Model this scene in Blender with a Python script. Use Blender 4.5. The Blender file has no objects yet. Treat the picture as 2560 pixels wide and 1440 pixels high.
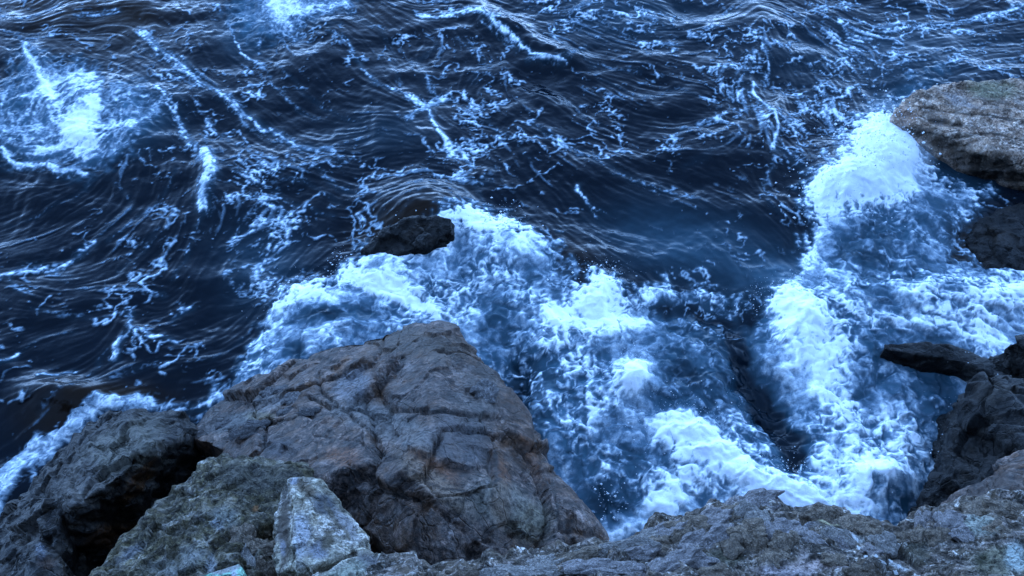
import bpy, bmesh, math, random
import numpy as np
from mathutils import Vector

random.seed(7)
rng = np.random.RandomState(7)
scene = bpy.context.scene
C = scene.collection

# ------------------------------------------------------------------ camera, sky, sun, exposure
CAM_Z, PITCH, HFOV = 10.0, math.radians(48), math.radians(60)
cam_data = bpy.data.cameras.new('camera')
cam_data.sensor_fit = 'HORIZONTAL'
cam_data.angle = HFOV
cam_data.clip_start = 0.1
cam_data.clip_end = 6000
cam = bpy.data.objects.new('camera', cam_data)
cam.location = (0, 0, CAM_Z)
cam.rotation_euler = (math.pi / 2 - PITCH, 0, 0)
C.objects.link(cam)
scene.camera = cam

SUN_EL, SUN_AZ = math.radians(38), math.radians(160)     # azimuth from +y (out to sea), clockwise: the cliff behind shades the whole cove
world = bpy.data.worlds.new('World')
scene.world = world
world.use_nodes = True
wn = world.node_tree
bg = wn.nodes['Background']
sky = wn.nodes.new('ShaderNodeTexSky')
sky.sky_type = 'NISHITA'
sky.sun_disc = False
sky.sun_elevation = SUN_EL
sky.sun_rotation = SUN_AZ
sky.air_density = 0.8
sky.dust_density = 0.0
sky.ozone_density = 3.2
# the photograph's cool white balance, the same over the whole sky
lum = wn.nodes.new('ShaderNodeRGBToBW'); wn.links.new(sky.outputs[0], lum.inputs[0])
def sky_mix(mode, f, a, b):
    n = wn.nodes.new('ShaderNodeMix'); n.data_type = 'RGBA'; n.blend_type = mode; n.inputs[0].default_value = f
    for q, sck in ((a, n.inputs[6]), (b, n.inputs[7])):
        if isinstance(q, tuple): sck.default_value = q
        else: wn.links.new(q, sck)
    return n.outputs[2]
blue = sky_mix('MULTIPLY', 1.0, lum.outputs[0], (0.44, 0.95, 2.1, 1))
wn.links.new(sky_mix('MIX', 0.7, sky.outputs[0], blue), bg.inputs[0])
bg.inputs[1].default_value = 0.15

sun_data = bpy.data.lights.new('sun', 'SUN')
sun_data.energy = 2.5
sun_data.angle = math.radians(0.5)
sun_data.color = (1.0, 0.97, 0.93)
sun = bpy.data.objects.new('sun', sun_data)
sun.rotation_euler = (math.pi / 2 - SUN_EL, 0, math.pi - SUN_AZ)
sun.location = (0, 30, 40)
C.objects.link(sun)

vs = scene.view_settings
vs.view_transform = 'Standard'
vs.look = 'None'
vs.gamma = 1.0
vs.use_curve_mapping = False
vs.exposure = 2.95

# ------------------------------------------------------------------ pixel <-> world helpers (pixels of the 2560 x 1440 photograph)
FOC = 1280 / math.tan(HFOV / 2)
cp, sp = math.cos(PITCH), math.sin(PITCH)


def at(px, py, z):
    dx, dy = (px - 1280) / FOC, (720 - py) / FOC
    d = np.array([dx, cp + dy * sp, -sp + dy * cp])
    t = (z - CAM_Z) / d[2]
    return np.array([0, 0, CAM_Z]) + d * t


def proj(x, y, z):
    zz = z - CAM_Z
    dep = y * cp - zz * sp
    up = y * sp + zz * cp
    dep = np.maximum(dep, 0.3)
    return 1280 + FOC * x / dep, 720 - FOC * up / dep


# ------------------------------------------------------------------ numpy noise
PERM = rng.permutation(256)
PERM = np.concatenate([PERM, PERM, PERM]).astype(np.int32)
G3 = rng.normal(size=(256, 3)); G3 /= np.linalg.norm(G3, axis=1)[:, None]
G3 = G3.astype(np.float32)
ANG = rng.uniform(0, 2 * math.pi, 256)
G2 = np.stack([np.cos(ANG), np.sin(ANG)], 1).astype(np.float32)


def fade(t): return t * t * t * (t * (t * 6 - 15) + 10)


def pn2(x, y, s=0):
    xi = np.floor(x); yi = np.floor(y)
    fx = (x - xi).astype(np.float32); fy = (y - yi).astype(np.float32)
    xi = xi.astype(np.int32) & 255; yi = (yi.astype(np.int32) + s * 37) & 255
    u, v = fade(fx), fade(fy)
    def g(ix, iy, ax, ay):
        h = PERM[PERM[(xi + ix) & 255] + ((yi + iy) & 255)]
        gg = G2[h]
        return gg[..., 0] * ax + gg[..., 1] * ay
    a = g(0, 0, fx, fy); b = g(1, 0, fx - 1, fy)
    c = g(0, 1, fx, fy - 1); d = g(1, 1, fx - 1, fy - 1)
    return ((a + (b - a) * u) * (1 - v) + (c + (d - c) * u) * v) * 1.5


def fbm2(x, y, o=4, s=0, gain=0.5):
    r = 0; a = 1.0; f = 1.0; n = 0
    for i in range(o):
        r = r + a * pn2(x * f + 13.7 * i, y * f - 7.3 * i, s + i); n += a
        a *= gain; f *= 2.03
    return r / n


def pn3(p, s=0):
    i = np.floor(p); f = (p - i).astype(np.float32); i = i.astype(np.int32)
    ix, iy, iz = i[:, 0] & 255, i[:, 1] & 255, (i[:, 2] + s * 31) & 255
    u, v, w = fade(f[:, 0]), fade(f[:, 1]), fade(f[:, 2])
    def g(a, b, c):
        h = PERM[PERM[PERM[(ix + a) & 255] + ((iy + b) & 255)] + ((iz + c) & 255)]
        gg = G3[h]
        return gg[:, 0] * (f[:, 0] - a) + gg[:, 1] * (f[:, 1] - b) + gg[:, 2] * (f[:, 2] - c)
    def l(a, b, t): return a + (b - a) * t
    return l(l(l(g(0,0,0), g(1,0,0), u), l(g(0,1,0), g(1,1,0), u), v),
             l(l(g(0,0,1), g(1,0,1), u), l(g(0,1,1), g(1,1,1), u), v), w) * 1.5


def fbm3(p, o=4, s=0, gain=0.5):
    r = 0; a = 1.0; f = 1.0; n = 0
    for i in range(o):
        r = r + a * pn3(p * f + 11.3 * i, s + i); n += a
        a *= gain; f *= 2.07
    return r / n


def vor3(p, s=0):
    """F1, F2 and the id of the nearest cell"""
    i = np.floor(p).astype(np.int32); f = p - i
    f1 = np.full(len(p), 9.0); f2 = np.full(len(p), 9.0); cid = np.zeros(len(p), np.int32); dv = np.zeros((len(p), 3))
    for a in (-1, 0, 1):
        for b in (-1, 0, 1):
            for c in (-1, 0, 1):
                h = PERM[PERM[PERM[(i[:, 0] + a + s) & 255] + ((i[:, 1] + b) & 255)] + ((i[:, 2] + c) & 255)]
                o = G3[h] * 0.42 + 0.5
                e = f - o - np.array([a, b, c])
                d = np.sqrt(np.einsum('ij,ij->i', e, e))
                m = d < f1
                f2 = np.where(m, f1, np.minimum(f2, d))
                cid = np.where(m, h, cid); dv[m] = e[m]
                f1 = np.where(m, d, f1)
    return f1, f2, cid, dv


def sst(a, b, x):
    t = np.clip((x - a) / (b - a), 0, 1)
    return t * t * (3 - 2 * t)


def seg_dist(U, V, pts):
    """distance to a polyline in photograph pixels"""
    best = np.full(U.shape, 1e9, np.float32)
    for (x0, y0), (x1, y1) in zip(pts[:-1], pts[1:]):
        dx, dy = x1 - x0, y1 - y0
        L = dx * dx + dy * dy + 1e-6
        t = np.clip(((U - x0) * dx + (V - y0) * dy) / L, 0, 1)
        d = np.hypot(U - x0 - t * dx, V - y0 - t * dy)
        best = np.minimum(best, d)
    return best


def poly_sd(U, V, pts):
    """signed distance to a polygon, positive inside"""
    d = seg_dist(U, V, pts + [pts[0]])
    ins = np.zeros(U.shape, bool)
    n = len(pts)
    for i in range(n):
        x0, y0 = pts[i]; x1, y1 = pts[(i + 1) % n]
        if y0 == y1: continue
        c = ((y0 > V) != (y1 > V)) & (U < (x1 - x0) * (V - y0) / (y1 - y0) + x0)
        ins ^= c
    return np.where(ins, d, -d)


# ------------------------------------------------------------------ node helpers
def new_mat(name):
    m = bpy.data.materials.new(name); m.use_nodes = True
    nt = m.node_tree; nt.nodes.clear()
    out = nt.nodes.new('ShaderNodeOutputMaterial')
    b = nt.nodes.new('ShaderNodeBsdfPrincipled')
    nt.links.new(b.outputs[0], out.inputs[0])
    return m, nt, b


class NT:
    def __init__(s, nt): s.nt = nt
    def link(s, v, sock):
        if isinstance(v, (int, float)): sock.default_value = v
        elif isinstance(v, (tuple, list)):
            sock.default_value = tuple(v) + ((1,) if len(v) == 3 and sock.type == 'RGBA' else ())
        else: s.nt.links.new(v, sock)
    def math(s, op, a, b=0.0, clamp=False):
        n = s.nt.nodes.new('ShaderNodeMath'); n.operation = op; n.use_clamp = clamp
        s.link(a, n.inputs[0]); s.link(b, n.inputs[1]); return n.outputs[0]
    def mix(s, f, a, b, mode='MIX'):
        n = s.nt.nodes.new('ShaderNodeMix'); n.data_type = 'RGBA'; n.blend_type = mode
        s.link(f, n.inputs[0]); s.link(a, n.inputs[6]); s.link(b, n.inputs[7]); return n.outputs[2]
    def ramp(s, f, stops, interp='LINEAR'):
        n = s.nt.nodes.new('ShaderNodeValToRGB'); n.color_ramp.interpolation = interp
        e = n.color_ramp.elements
        while len(e) < len(stops): e.new(0.5)
        for el, (p, c) in zip(e, stops):
            el.position = p
            el.color = (c, c, c, 1) if isinstance(c, (int, float)) else tuple(c) + (1,)
        s.link(f, n.inputs[0]); return n.outputs[0]
    def attr(s, name):
        n = s.nt.nodes.new('ShaderNodeAttribute'); n.attribute_name = name; return n
    def noise(s, vec, scale, detail=4, rough=0.55, dist=0.0):
        n = s.nt.nodes.new('ShaderNodeTexNoise')
        n.inputs['Scale'].default_value = scale; n.inputs['Detail'].default_value = detail
        n.inputs['Roughness'].default_value = rough; n.inputs['Distortion'].default_value = dist
        s.nt.links.new(vec, n.inputs['Vector']); return n.outputs[0]
    def vor(s, vec, scale, feature='F1', rand=1.0):
        n = s.nt.nodes.new('ShaderNodeTexVoronoi'); n.feature = feature
        n.inputs['Scale'].default_value = scale; n.inputs['Randomness'].default_value = rand
        s.nt.links.new(vec, n.inputs['Vector']); return n.outputs[0]
    def coord(s, which='Object'):
        n = s.nt.nodes.new('ShaderNodeTexCoord'); return n.outputs[which]
    def mapping(s, vec, scale=(1, 1, 1), rot=(0, 0, 0)):
        n = s.nt.nodes.new('ShaderNodeMapping')
        n.inputs['Scale'].default_value = scale; n.inputs['Rotation'].default_value = rot
        s.nt.links.new(vec, n.inputs[0]); return n.outputs[0]
    def bump(s, h, strength, dist, normal=None):
        n = s.nt.nodes.new('ShaderNodeBump')
        n.inputs['Distance'].default_value = dist
        s.link(strength, n.inputs['Strength']); s.link(h, n.inputs['Height'])
        if normal is not None: s.nt.links.new(normal, n.inputs['Normal'])
        return n.outputs[0]


def tag(o, label=None, cat=None, group=None, kind=None):
    if label: o['label'] = label
    if cat: o['category'] = cat
    if group: o['group'] = group
    if kind: o['kind'] = kind
    return o


def mesh_from(name, verts, faces, smooth=True):
    """faces: int array (n,3) or (n,4)"""
    me = bpy.data.meshes.new(name)
    k = faces.shape[1]
    me.vertices.add(len(verts)); me.vertices.foreach_set('co', np.asarray(verts, np.float32).ravel())
    me.loops.add(faces.size); me.loops.foreach_set('vertex_index', faces.astype(np.int32).ravel())
    me.polygons.add(len(faces))
    me.polygons.foreach_set('loop_start', np.arange(0, faces.size, k, dtype=np.int32))
    me.polygons.foreach_set('use_smooth', np.full(len(faces), smooth))
    me.update(calc_edges=True)
    return me


def fattr(me, name, vals):
    a = me.attributes.new(name, 'FLOAT', 'POINT')
    a.data.foreach_set('value', np.asarray(vals, np.float32).ravel())


def cattr(me, name, rgba):
    a = me.attributes.new(name, 'FLOAT_COLOR', 'POINT')
    a.data.foreach_set('color', np.asarray(rgba, np.float32).ravel())


# ================================================================== WATER FIELDS on a regular world grid
RES = 0.02
X0, X1, Y0, Y1 = -12.6, 12.6, 3.4, 19.2
nx, ny = int((X1 - X0) / RES) + 1, int((Y1 - Y0) / RES) + 1
GX, GY = np.meshgrid(np.linspace(X0, X1, nx, dtype=np.float32), np.linspace(Y0, Y1, ny, dtype=np.float32))
PU, PV = proj(GX, GY, np.zeros_like(GX))
PU = PU.astype(np.float32); PV = PV.astype(np.float32)

# organic wobble of every traced shape
wob1 = fbm2(GX * 0.9, GY * 0.9, 4, 1); wob2 = fbm2(GX * 0.9 + 40, GY * 0.9, 4, 5)
fine1 = fbm2(GX * 4.5, GY * 4.5, 4, 9, 0.6); fine2 = fbm2(GX * 4.5 + 9, GY * 4.5, 4, 14, 0.6)
WU = PU + 26 * wob1 + 13 * fine1
WV = PV + 20 * wob2 + 11 * fine2


def window(pts, pad):
    xs = [p[0] for p in pts]; ys = [p[1] for p in pts]
    c = [at(x, y, 0) for x in (min(xs) - pad, max(xs) + pad) for y in (max(min(ys) - pad, -380), max(ys) + pad)]
    i0 = int(np.clip((min(p[0] for p in c) - X0) / RES, 0, nx)); i1 = int(np.clip((max(p[0] for p in c) - X0) / RES + 2, 0, nx))
    j0 = int(np.clip((min(p[1] for p in c) - Y0) / RES, 0, ny)); j1 = int(np.clip((max(p[1] for p in c) - Y0) / RES + 2, 0, ny))
    return slice(j0, j1), slice(i0, i1)


def stroke(F, pts, w, s, warp=True, soft=1.0):
    pad = w * 3 + 60
    sl = window(pts, pad)
    U, V = (WU[sl], WV[sl]) if warp else (PU[sl], PV[sl])
    d = seg_dist(U, V, pts)
    F[sl] = np.maximum(F[sl], s * np.exp(-(d / w) ** 2 * soft))


def blob(F, x, y, rx, ry, s, rot=0, add=True, warp=True, hard=False):
    sl = window([(x, y)], max(rx, ry) * 2.6 + 40)
    U, V = (WU[sl], WV[sl]) if warp else (PU[sl], PV[sl])
    c, n = math.cos(math.radians(rot)), math.sin(math.radians(rot))
    a = ((U - x) * c + (V - y) * n) / rx; b = (-(U - x) * n + (V - y) * c) / ry
    r2 = a * a + b * b
    g = 1 - sst(0.5, 1.15, np.sqrt(r2)) if hard else np.exp(-r2)
    if add: F[sl] += s * g
    else: F[sl] = np.maximum(F[sl], s * g)


Z = lambda: np.zeros_like(GX)

# ---- traced foam lines:  (points, half width px, strength)
LINES = [
    ([(350,75),(410,130),(470,175),(540,230),(600,270),(650,310),(740,360),(830,372)], 17, .8),
    ([(600,290),(680,345),(760,385),(850,400)], 22, .45),
    ([(360,110),(430,160),(500,230)], 26, .45),
    ([(400,230),(440,290),(480,345),(510,390),(522,430)], 17, .75),
    ([(516,385),(518,440),(505,500),(514,522)], 27, .95),
    ([(514,522),(500,580),(470,640),(430,705)], 8, .55),
    ([(520,300),(525,360)], 12, .5),
    ([(60,110),(90,160),(112,205),(130,240)], 16, .95),
    ([(40,130),(30,200),(10,260)], 12, .5),
    ([(130,190),(190,190),(245,200),(250,250)], 26, .7),
    ([(0,375),(30,408),(90,420),(150,436),(215,430)], 11, .95),
    ([(250,255),(225,300),(180,338),(235,350),(205,390)], 20, 1.0),
    ([(110,385),(190,362),(250,330),(340,318)], 12, .75),
    ([(250,220),(320,215),(370,240),(400,290)], 14, .5),
    ([(690,5),(760,30),(860,12)], 22, .85),
    ([(700,30),(725,70)], 26, .7),
    ([(575,55),(578,90),(600,125),(630,135)], 6, .9),
    ([(660,90),(655,120)], 6, .7),
    ([(190,45),(240,38),(300,30)], 10, .7),
    ([(0,40),(60,60),(120,30),(150,10)], 16, .55),
    ([(0,90),(90,95),(140,85)], 10, .5),
    ([(870,20),(900,60),(945,75)], 10, .5),
    ([(820,80),(870,105),(895,160),(925,195),(960,222),(1010,240),(1065,250)], 9, .75),
    ([(1015,240),(1060,255),(1100,240)], 16, .95),
    ([(1015,300),(1040,270),(1065,260),(1085,305),(1110,350),(1130,385)], 15, .85),
    ([(1120,390),(1145,372),(1180,400)], 10, .95),
    ([(1060,190),(1075,235)], 18, .5),
    ([(1050,30),(1120,35),(1190,35),(1230,60),(1280,98),(1330,138),(1395,156)], 8, .95),
    ([(1190,40),(1240,85),(1290,125)], 12, .5),
    ([(1330,150),(1400,155),(1465,118)], 14, .6),
    ([(1040,150),(1090,110),(1100,95)], 12, .45),
    ([(1150,90),(1180,125),(1220,170),(1180,200)], 12, .4),
    ([(1885,150),(1850,200),(1840,235),(1890,215)], 24, .55),
    ([(1905,120),(1930,160),(1910,210)], 14, .6),
    ([(1886,226),(1905,250),(1930,300),(1945,345),(1940,376)], 9, 1.0),
    ([(1870,250),(1885,290)], 12, .5),
    ([(1945,375),(1985,400),(2020,440)], 20, .55),
    ([(1940,385),(1910,470),(1935,520),(1960,540)], 10, .5),
    ([(1945,290),(1990,320),(2030,325)], 7, .6),
    ([(1445,465),(1465,500),(1490,540)], 7, .8),
    ([(1470,510),(1530,526)], 8, .6),
    ([(1330,320),(1400,360),(1500,400),(1620,470),(1750,500)], 12, .5),
    ([(1500,390),(1580,450),(1700,480)], 10, .4),
    ([(1690,330),(1760,312),(1810,298)], 10, .6),
    ([(1420,250),(1460,290),(1520,310)], 8, .4),
    ([(1130,300),(1230,300),(1290,350),(1330,420)], 7, .4),
    ([(1200,260),(1225,300),(1280,350)], 8, .5),
    ([(850,362),(950,330),(1050,350)], 7, .55),
    ([(640,415),(760,400),(860,470),(960,490),(1080,462),(1220,460)], 11, .5),
    ([(700,445),(800,470),(850,500)], 8, .45),
    ([(560,470),(700,450)], 8, .35),
    ([(0,702),(60,685),(130,662),(180,632),(235,600)], 12, .75),
    ([(60,680),(115,665),(165,690)], 22, .5),
    ([(0,690),(40,715),(60,740)], 9, .7),
    ([(230,600),(330,520),(290,440)], 8, .4),
    ([(300,680),(350,620),(410,570)], 8, .4),
    ([(320,780),(330,825),(300,860),(287,905)], 12, .85),
    ([(435,800),(460,775),(480,765)], 10, .7),
    ([(355,840),(420,838),(455,860)], 9, .7),
    ([(200,720),(330,720),(420,740)], 8, .5),
    ([(660,508),(695,512),(685,545),(712,575),(716,605),(690,622)], 11, .85),
    ([(700,600),(655,640),(625,690),(660,720),(690,700)], 17, .75),
    ([(560,690),(590,720),(640,735)], 9, .6),
    ([(570,620),(620,600),(680,600)], 9, .5),
    ([(100,950),(160,942),(195,935)], 7, .85),
    ([(0,915),(30,905),(52,888)], 7, .85),
    ([(50,890),(110,850),(200,840)], 6, .4),
    ([(110,1040),(160,1000),(210,965),(290,940),(400,905)], 14, .4),
    ([(60,1000),(95,1003)], 5, .7),
    ([(500,1010),(555,985),(600,962),(650,935),(720,915)], 14, .95),
    ([(380,1005),(450,1015),(520,1020)], 16, .6),
    ([(270,880),(240,930),(220,950)], 9, .5),
    ([(545,395),(600,440),(660,470),(760,520),(830,540)], 8, .55), ([(560,330),(640,380),(700,430)], 8, .5), ([(700,160),(760,230),(830,280),(900,300)], 7, .5),
    ([(640,140),(680,200),(740,270),(800,290)], 7, .5), ([(440,430),(400,500),(330,560),(270,600)], 7, .5), ([(690,470),(640,520),(600,560),(560,640)], 9, .5),
    ([(1230,420),(1180,470),(1210,520)], 8, .5), ([(0,560),(100,540),(200,480),(260,430)], 6, .4), ([(1500,200),(1600,240),(1700,230),(1800,260)], 9, .45),
    ([(1380,90),(1480,160),(1600,180)], 9, .45), ([(860,20),(960,90),(1000,160),(990,220)], 7, .45), ([(520,900),(600,860),(640,800)], 7, .45), ([(80,780),(180,800),(280,790)], 7, .45),
    ([(900,540),(980,490),(1080,470),(1160,500)], 6, .5), ([(930,560),(1000,515),(1090,495),(1150,520)], 5, .5), ([(960,590),(1020,545),(1100,520)], 5, .45),
    # top right silky lines
    ([(2100,60),(2180,90),(2300,60),(2420,50),(2560,30)], 11, .7),
    ([(2100,55),(2130,90),(2175,95)], 12, .8),
    ([(1960,30),(2040,60),(2120,110)], 9, .55),
    ([(2130,120),(2200,160),(2300,150),(2400,105),(2560,110)], 9, .5),
    ([(2180,100),(2190,160),(2200,185)], 7, .6),
    ([(2440,40),(2560,20)], 9, .85),
    ([(1640,30),(1720,60),(1800,45),(1860,10)], 10, .5),
    ([(1500,60),(1580,90),(1700,60)], 9, .45),
    ([(1300,20),(1420,40),(1450,20)], 10, .5),
    ([(1440,70),(1540,120),(1600,130)], 9, .4),
    ([(1990,160),(2050,230),(2090,330),(2095,420)], 16, .5),
    ([(2040,170),(2120,290),(2140,350)], 12, .5),
    ([(2000,210),(2060,290)], 9, .6),
    ([(1850,330),(1760,400),(1700,420)], 12, .35),
    ([(1620,560),(1740,590),(1800,640)], 7, .35),
    ([(1790,590),(1850,650),(1880,720)], 7, .5),
    ([(1590,640),(1700,680),(1760,700)], 8, .35),
    ([(2310,240),(2240,260)], 9, .4),
]
lines = Z()
for pts, w, s in LINES:
    stroke(lines, pts, w, s)

# ---- direction field of the flow (from the traced lines and a few hints)
HINTS = [(1200,620,-70),(900,720,25),(1350,680,50),(1500,850,80),(1700,780,88),(1820,800,88),(1480,1050,88),(1600,1150,80),(1750,1130,30),(1900,1230,22),(2030,850,65),(2100,1000,65),(2200,1200,70),(2300,760,8),(2450,820,15),(2250,600,75),(2400,520,30),(2150,480,-30),(700,800,-50),(1300,1000,70),(2300,1000,60),(2300,100,-12),(2450,60,-8),(2050,280,62),(2100,380,80),(1700,250,20),(1500,100,15),(1750,420,18),
         (950,60,25),(200,520,-30),(80,600,-20),(350,600,-50),(150,800,-10),(450,900,-5),(200,980,-28),(80,1080,-40),
         (1000,500,-18),(1140,520,35),(1000,430,-8),(1600,560,10),(1850,600,40),(2400,300,0),(1300,430,40),(900,280,10)]
ds = []
for pts, w, s in LINES:
    for (x0, y0), (x1, y1) in zip(pts[:-1], pts[1:]):
        a, b = at(x0, y0, 0), at(x1, y1, 0)
        ds.append(((a[0] + b[0]) / 2, (a[1] + b[1]) / 2, math.atan2(b[1] - a[1], b[0] - a[0]), 0.6))
for x, y, deg in HINTS:
    a = at(x, y, 0); r = math.radians(deg)
    b = at(x + 30 * math.cos(r), y + 30 * math.sin(r), 0)
    ds.append((a[0], a[1], math.atan2(b[1] - a[1], b[0] - a[0]), 1.4))
st = 20
gx, gy = GX[::st, ::st], GY[::st, ::st]
c2 = np.zeros_like(gx); s2 = np.zeros_like(gx) ; wt = np.full_like(gx, 1e-4); c2 += 1e-4
for x, y, a, k in ds:
    w = k / (((gx - x) ** 2 + (gy - y) ** 2) / 0.5 + 0.15) ** 1.6
    c2 += w * math.cos(2 * a); s2 += w * math.sin(2 * a); wt += w


def upsample(a):
    iy = np.clip((np.arange(ny) / st), 0, a.shape[0] - 1.001); ix = np.clip(np.arange(nx) / st, 0, a.shape[1] - 1.001)
    y0 = iy.astype(int); x0 = ix.astype(int); fy = (iy - y0)[:, None]; fx = (ix - x0)[None, :]
    A = a[y0][:, x0]; B = a[y0][:, x0 + 1]; Cc = a[y0 + 1][:, x0]; D = a[y0 + 1][:, x0 + 1]
    return ((A * (1 - fx) + B * fx) * (1 - fy) + (Cc * (1 - fx) + D * fx) * fy).astype(np.float32)


theta = 0.5 * np.arctan2(s2, c2)
th = 0.5 * np.arctan2(upsample(np.sin(2 * theta)), upsample(np.cos(2 * theta))) + 0.55 * wob1
DX, DY = np.cos(th).astype(np.float32), np.sin(th).astype(np.float32)


def lic(src, n, step=1.0):
    """smear a field along the flow"""
    acc = src.copy(); cnt = 1.0
    JJ, II = np.meshgrid(np.arange(ny, dtype=np.float32), np.arange(nx, dtype=np.float32), indexing='ij')
    for sg in (1, -1):
        pj, pi_ = JJ.copy(), II.copy()
        dx, dy = DX * sg, DY * sg
        for k in range(n):
            pi_ += dx * step; pj += dy * step
            jj = np.clip(np.rint(pj), 0, ny - 1).astype(np.int32); ii = np.clip(np.rint(pi_), 0, nx - 1).astype(np.int32)
            idx = jj * nx + ii
            acc += src.ravel()[idx]
            nd, ne = DX.ravel()[idx], DY.ravel()[idx]
            flip = np.where(nd * dx + ne * dy < 0, -1, 1)
            dx, dy = nd * flip, ne * flip
            cnt += 1
    return acc / cnt


white = rng.normal(size=GX.shape).astype(np.float32)
def blur(a, n=1):
    for _ in range(n):
        a = (np.roll(a, 1, 0) + a * 2 + np.roll(a, -1, 0)) / 4
        a = (np.roll(a, 1, 1) + a * 2 + np.roll(a, -1, 1)) / 4
    return a


streak = lic(blur(white, 1), 16); streak /= streak.std()
streak2 = lic(blur(rng.normal(size=GX.shape).astype(np.float32), 2), 26); streak2 /= streak2.std()

# ---- lace: torn nets of ridged, flow-warped noise at several sizes
wx = 0.45 * fbm2(GX * 1.1, GY * 1.1, 4, 21, .6); wy = 0.45 * fbm2(GX * 1.1 + 5, GY * 1.1, 4, 25, .6)
ca_, sa_ = 0.5, 0.5
def net(fq, sd, k, pw, o=3):
    return np.clip(1 - np.abs(fbm2((GX + wx) * fq, (GY + wy) * fq, o, sd, .55)) * k, 0, 1) ** pw
n3_, n4_ = net(6.3, 39, 4.0, 1.0), net(13.0, 43, 3.6, 1.0)
def thread(fq, sd, wm_, ox=0.0, o=3):
    """thin curling filaments of even width: zero lines of warped noise, measured in metres"""
    n = fbm2((GX + 1.3 * wx) * fq + ox, (GY + 1.3 * wy) * fq * 1.35, o, sd, .5)
    gy_, gx_ = np.gradient(n, RES)
    t = np.abs(n) / (np.hypot(gx_, gy_) + .25 * fq)
    return np.exp(-(t / wm_) ** 2), np.exp(-(t / (wm_ * 5)) ** 2)
pm1 = fbm2(GX * .8 + 3, GY * .8, 3, 140, .6); pm2 = fbm2(GX * 1.9, GY * 1.9 + 9, 3, 144, .6); grain = fbm2(GX * 13, GY * 13, 3, 148, .7)
dens = Z() + 0.37
for x, y, rx, ry, s in [
    (560,280,160,110,.35),(600,470,140,80,.2),(1000,430,220,50,.3),(1750,300,260,120,.25),(2200,110,400,110,.42),
    (350,850,120,90,.3),(650,620,110,130,.4),(300,620,200,70,.15),(2060,300,110,140,.4),(1150,200,160,120,.2),
    (1550,60,250,80,.3),(100,700,130,60,.25),(1250,350,120,110,.3),(1450,330,90,60,.2),(950,120,120,80,.1),(450,130,80,50,.2),
    (1320,470,100,80,.2),(1950,430,90,90,.25),(1950,650,100,60,.2),(860,640,90,60,.2),(700,420,100,60,.25),
    (930,280,130,60,-.38),(1330,240,70,80,-.2),(1560,480,190,60,-.3),(100,500,150,60,-.35),(250,560,120,60,-.2),
    (70,840,110,60,-.3),(560,800,90,60,-.2),(450,960,110,40,-.25),(1650,600,160,60,-.2),(800,260,120,60,-.15),(400,330,50,60,-.1),
    (1000,560,150,60,-.3),(230,1010,130,50,-.2),(40,1100,60,60,-.2),(1180,60,100,20,-.1),(430,620,50,50,-.15)]:
    blob(dens, x, y, rx, ry, s)
dens = np.clip(dens, 0.02, 1)
pd = dens + .85 * pm1 + .45 * pm2                  # patchiness
wv_ = .6 + 1.3 * sst(-.2, .6, pm2)
T = [thread(fq, 31 + 2 * i, wd * wv_, 3.3 * i) for i, (fq, wd) in enumerate([(.55, .024), (1.0, .019), (1.8, .0155), (3.2, .0135), (5.6, .0125), (9.5, .012)])]
web = Z(); hal_ = Z()
for i, (t_, h_) in enumerate(T):
    q = .6 + .45 * i
    bk = sst(-.15, .35, fbm2(GX * q + 3 * i, GY * q, 3, 150 + 4 * i, .6) + 1.0 * (pd - .38 - .075 * i))
    loc = 1.0 if i < 2 else (.30 + .70 * hal_)
    web = np.maximum(web, t_ * bk * loc * (1 - .06 * i))
    if i < 3: hal_ = np.maximum(hal_, h_ * bk)
web = np.clip(web * (.95 + 1.3 * grain + .12 * streak), 0, 1)
web = sst(.15, .95, web) * (.42 + .5 * sst(.1, .9, pd))
silk = sst(1.1, 2.8, .8 * streak2 + .7 * streak + 2.2 * (pd - .5)) * .42
speck = sst(2.3, 3.0, blur(white, 1) / blur(white, 1).std() + 1.3 * (pd - .45)) * 0.85
fil = np.clip(1 - np.abs(fbm2((GX + wx) * 7, (GY + wy) * 7, 3, 46, .6)) * 2.6, 0, 1) ** 2
halo = sst(.02, .6, lines)
linef = np.clip(sst(.32, .95, lines * (.42 + .8 * np.maximum(n3_, n4_) + .45 * grain)) * sst(-0.5, 0.7, fine1 * 1.2 + 0.35 * streak + (lines - .6) * 1.5) + .75 * halo * (1 - halo * .4) * sst(.45, 1.0, fil + .22 * streak) , 0, 1)
linef = np.maximum(linef, .95 * sst(.62, .95, lines) * (.75 + .5 * grain))
open_foam = np.clip(np.maximum(np.maximum(web, silk), np.maximum(speck * sst(.05, .4, pd), linef)), 0, 1)

# ---- big churned foam
MAIN = [(520,1010),(590,955),(605,905),(665,800),(715,725),(800,705),(860,680),(915,620),(1000,632),(1085,590),(1110,548),(1200,525),(1265,540),
        (1345,600),(1400,640),(1432,690),(1440,745),(1468,705),(1500,678),(1545,705),(1565,742),(1610,722),(1650,692),(1700,722),(1755,708),(1800,748),(1850,752),(1895,785),(1925,735),(1995,680),
        (2010,600),(2030,560),(1995,520),(2000,460),(2060,432),(2095,395),(2100,340),(2140,300),(2200,285),(2262,298),(2300,340),(2318,390),(2340,430),(2470,480),(2430,560),
        (2380,640),(2450,670),(2560,640),(2800,640),(2800,960),(2470,940),(2430,960),(2440,1030),(2390,1130),(2340,1220),(2300,1290),(2300,1440),(1560,1440),
        (1440,1300),(1300,1150),(1100,1100),(800,1100)]
def region(poly):
    sl = window(poly, 80)
    r = np.full(GX.shape, -400, np.float32)
    r[sl] = poly_sd(WU[sl], WV[sl], poly)
    return r


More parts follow.
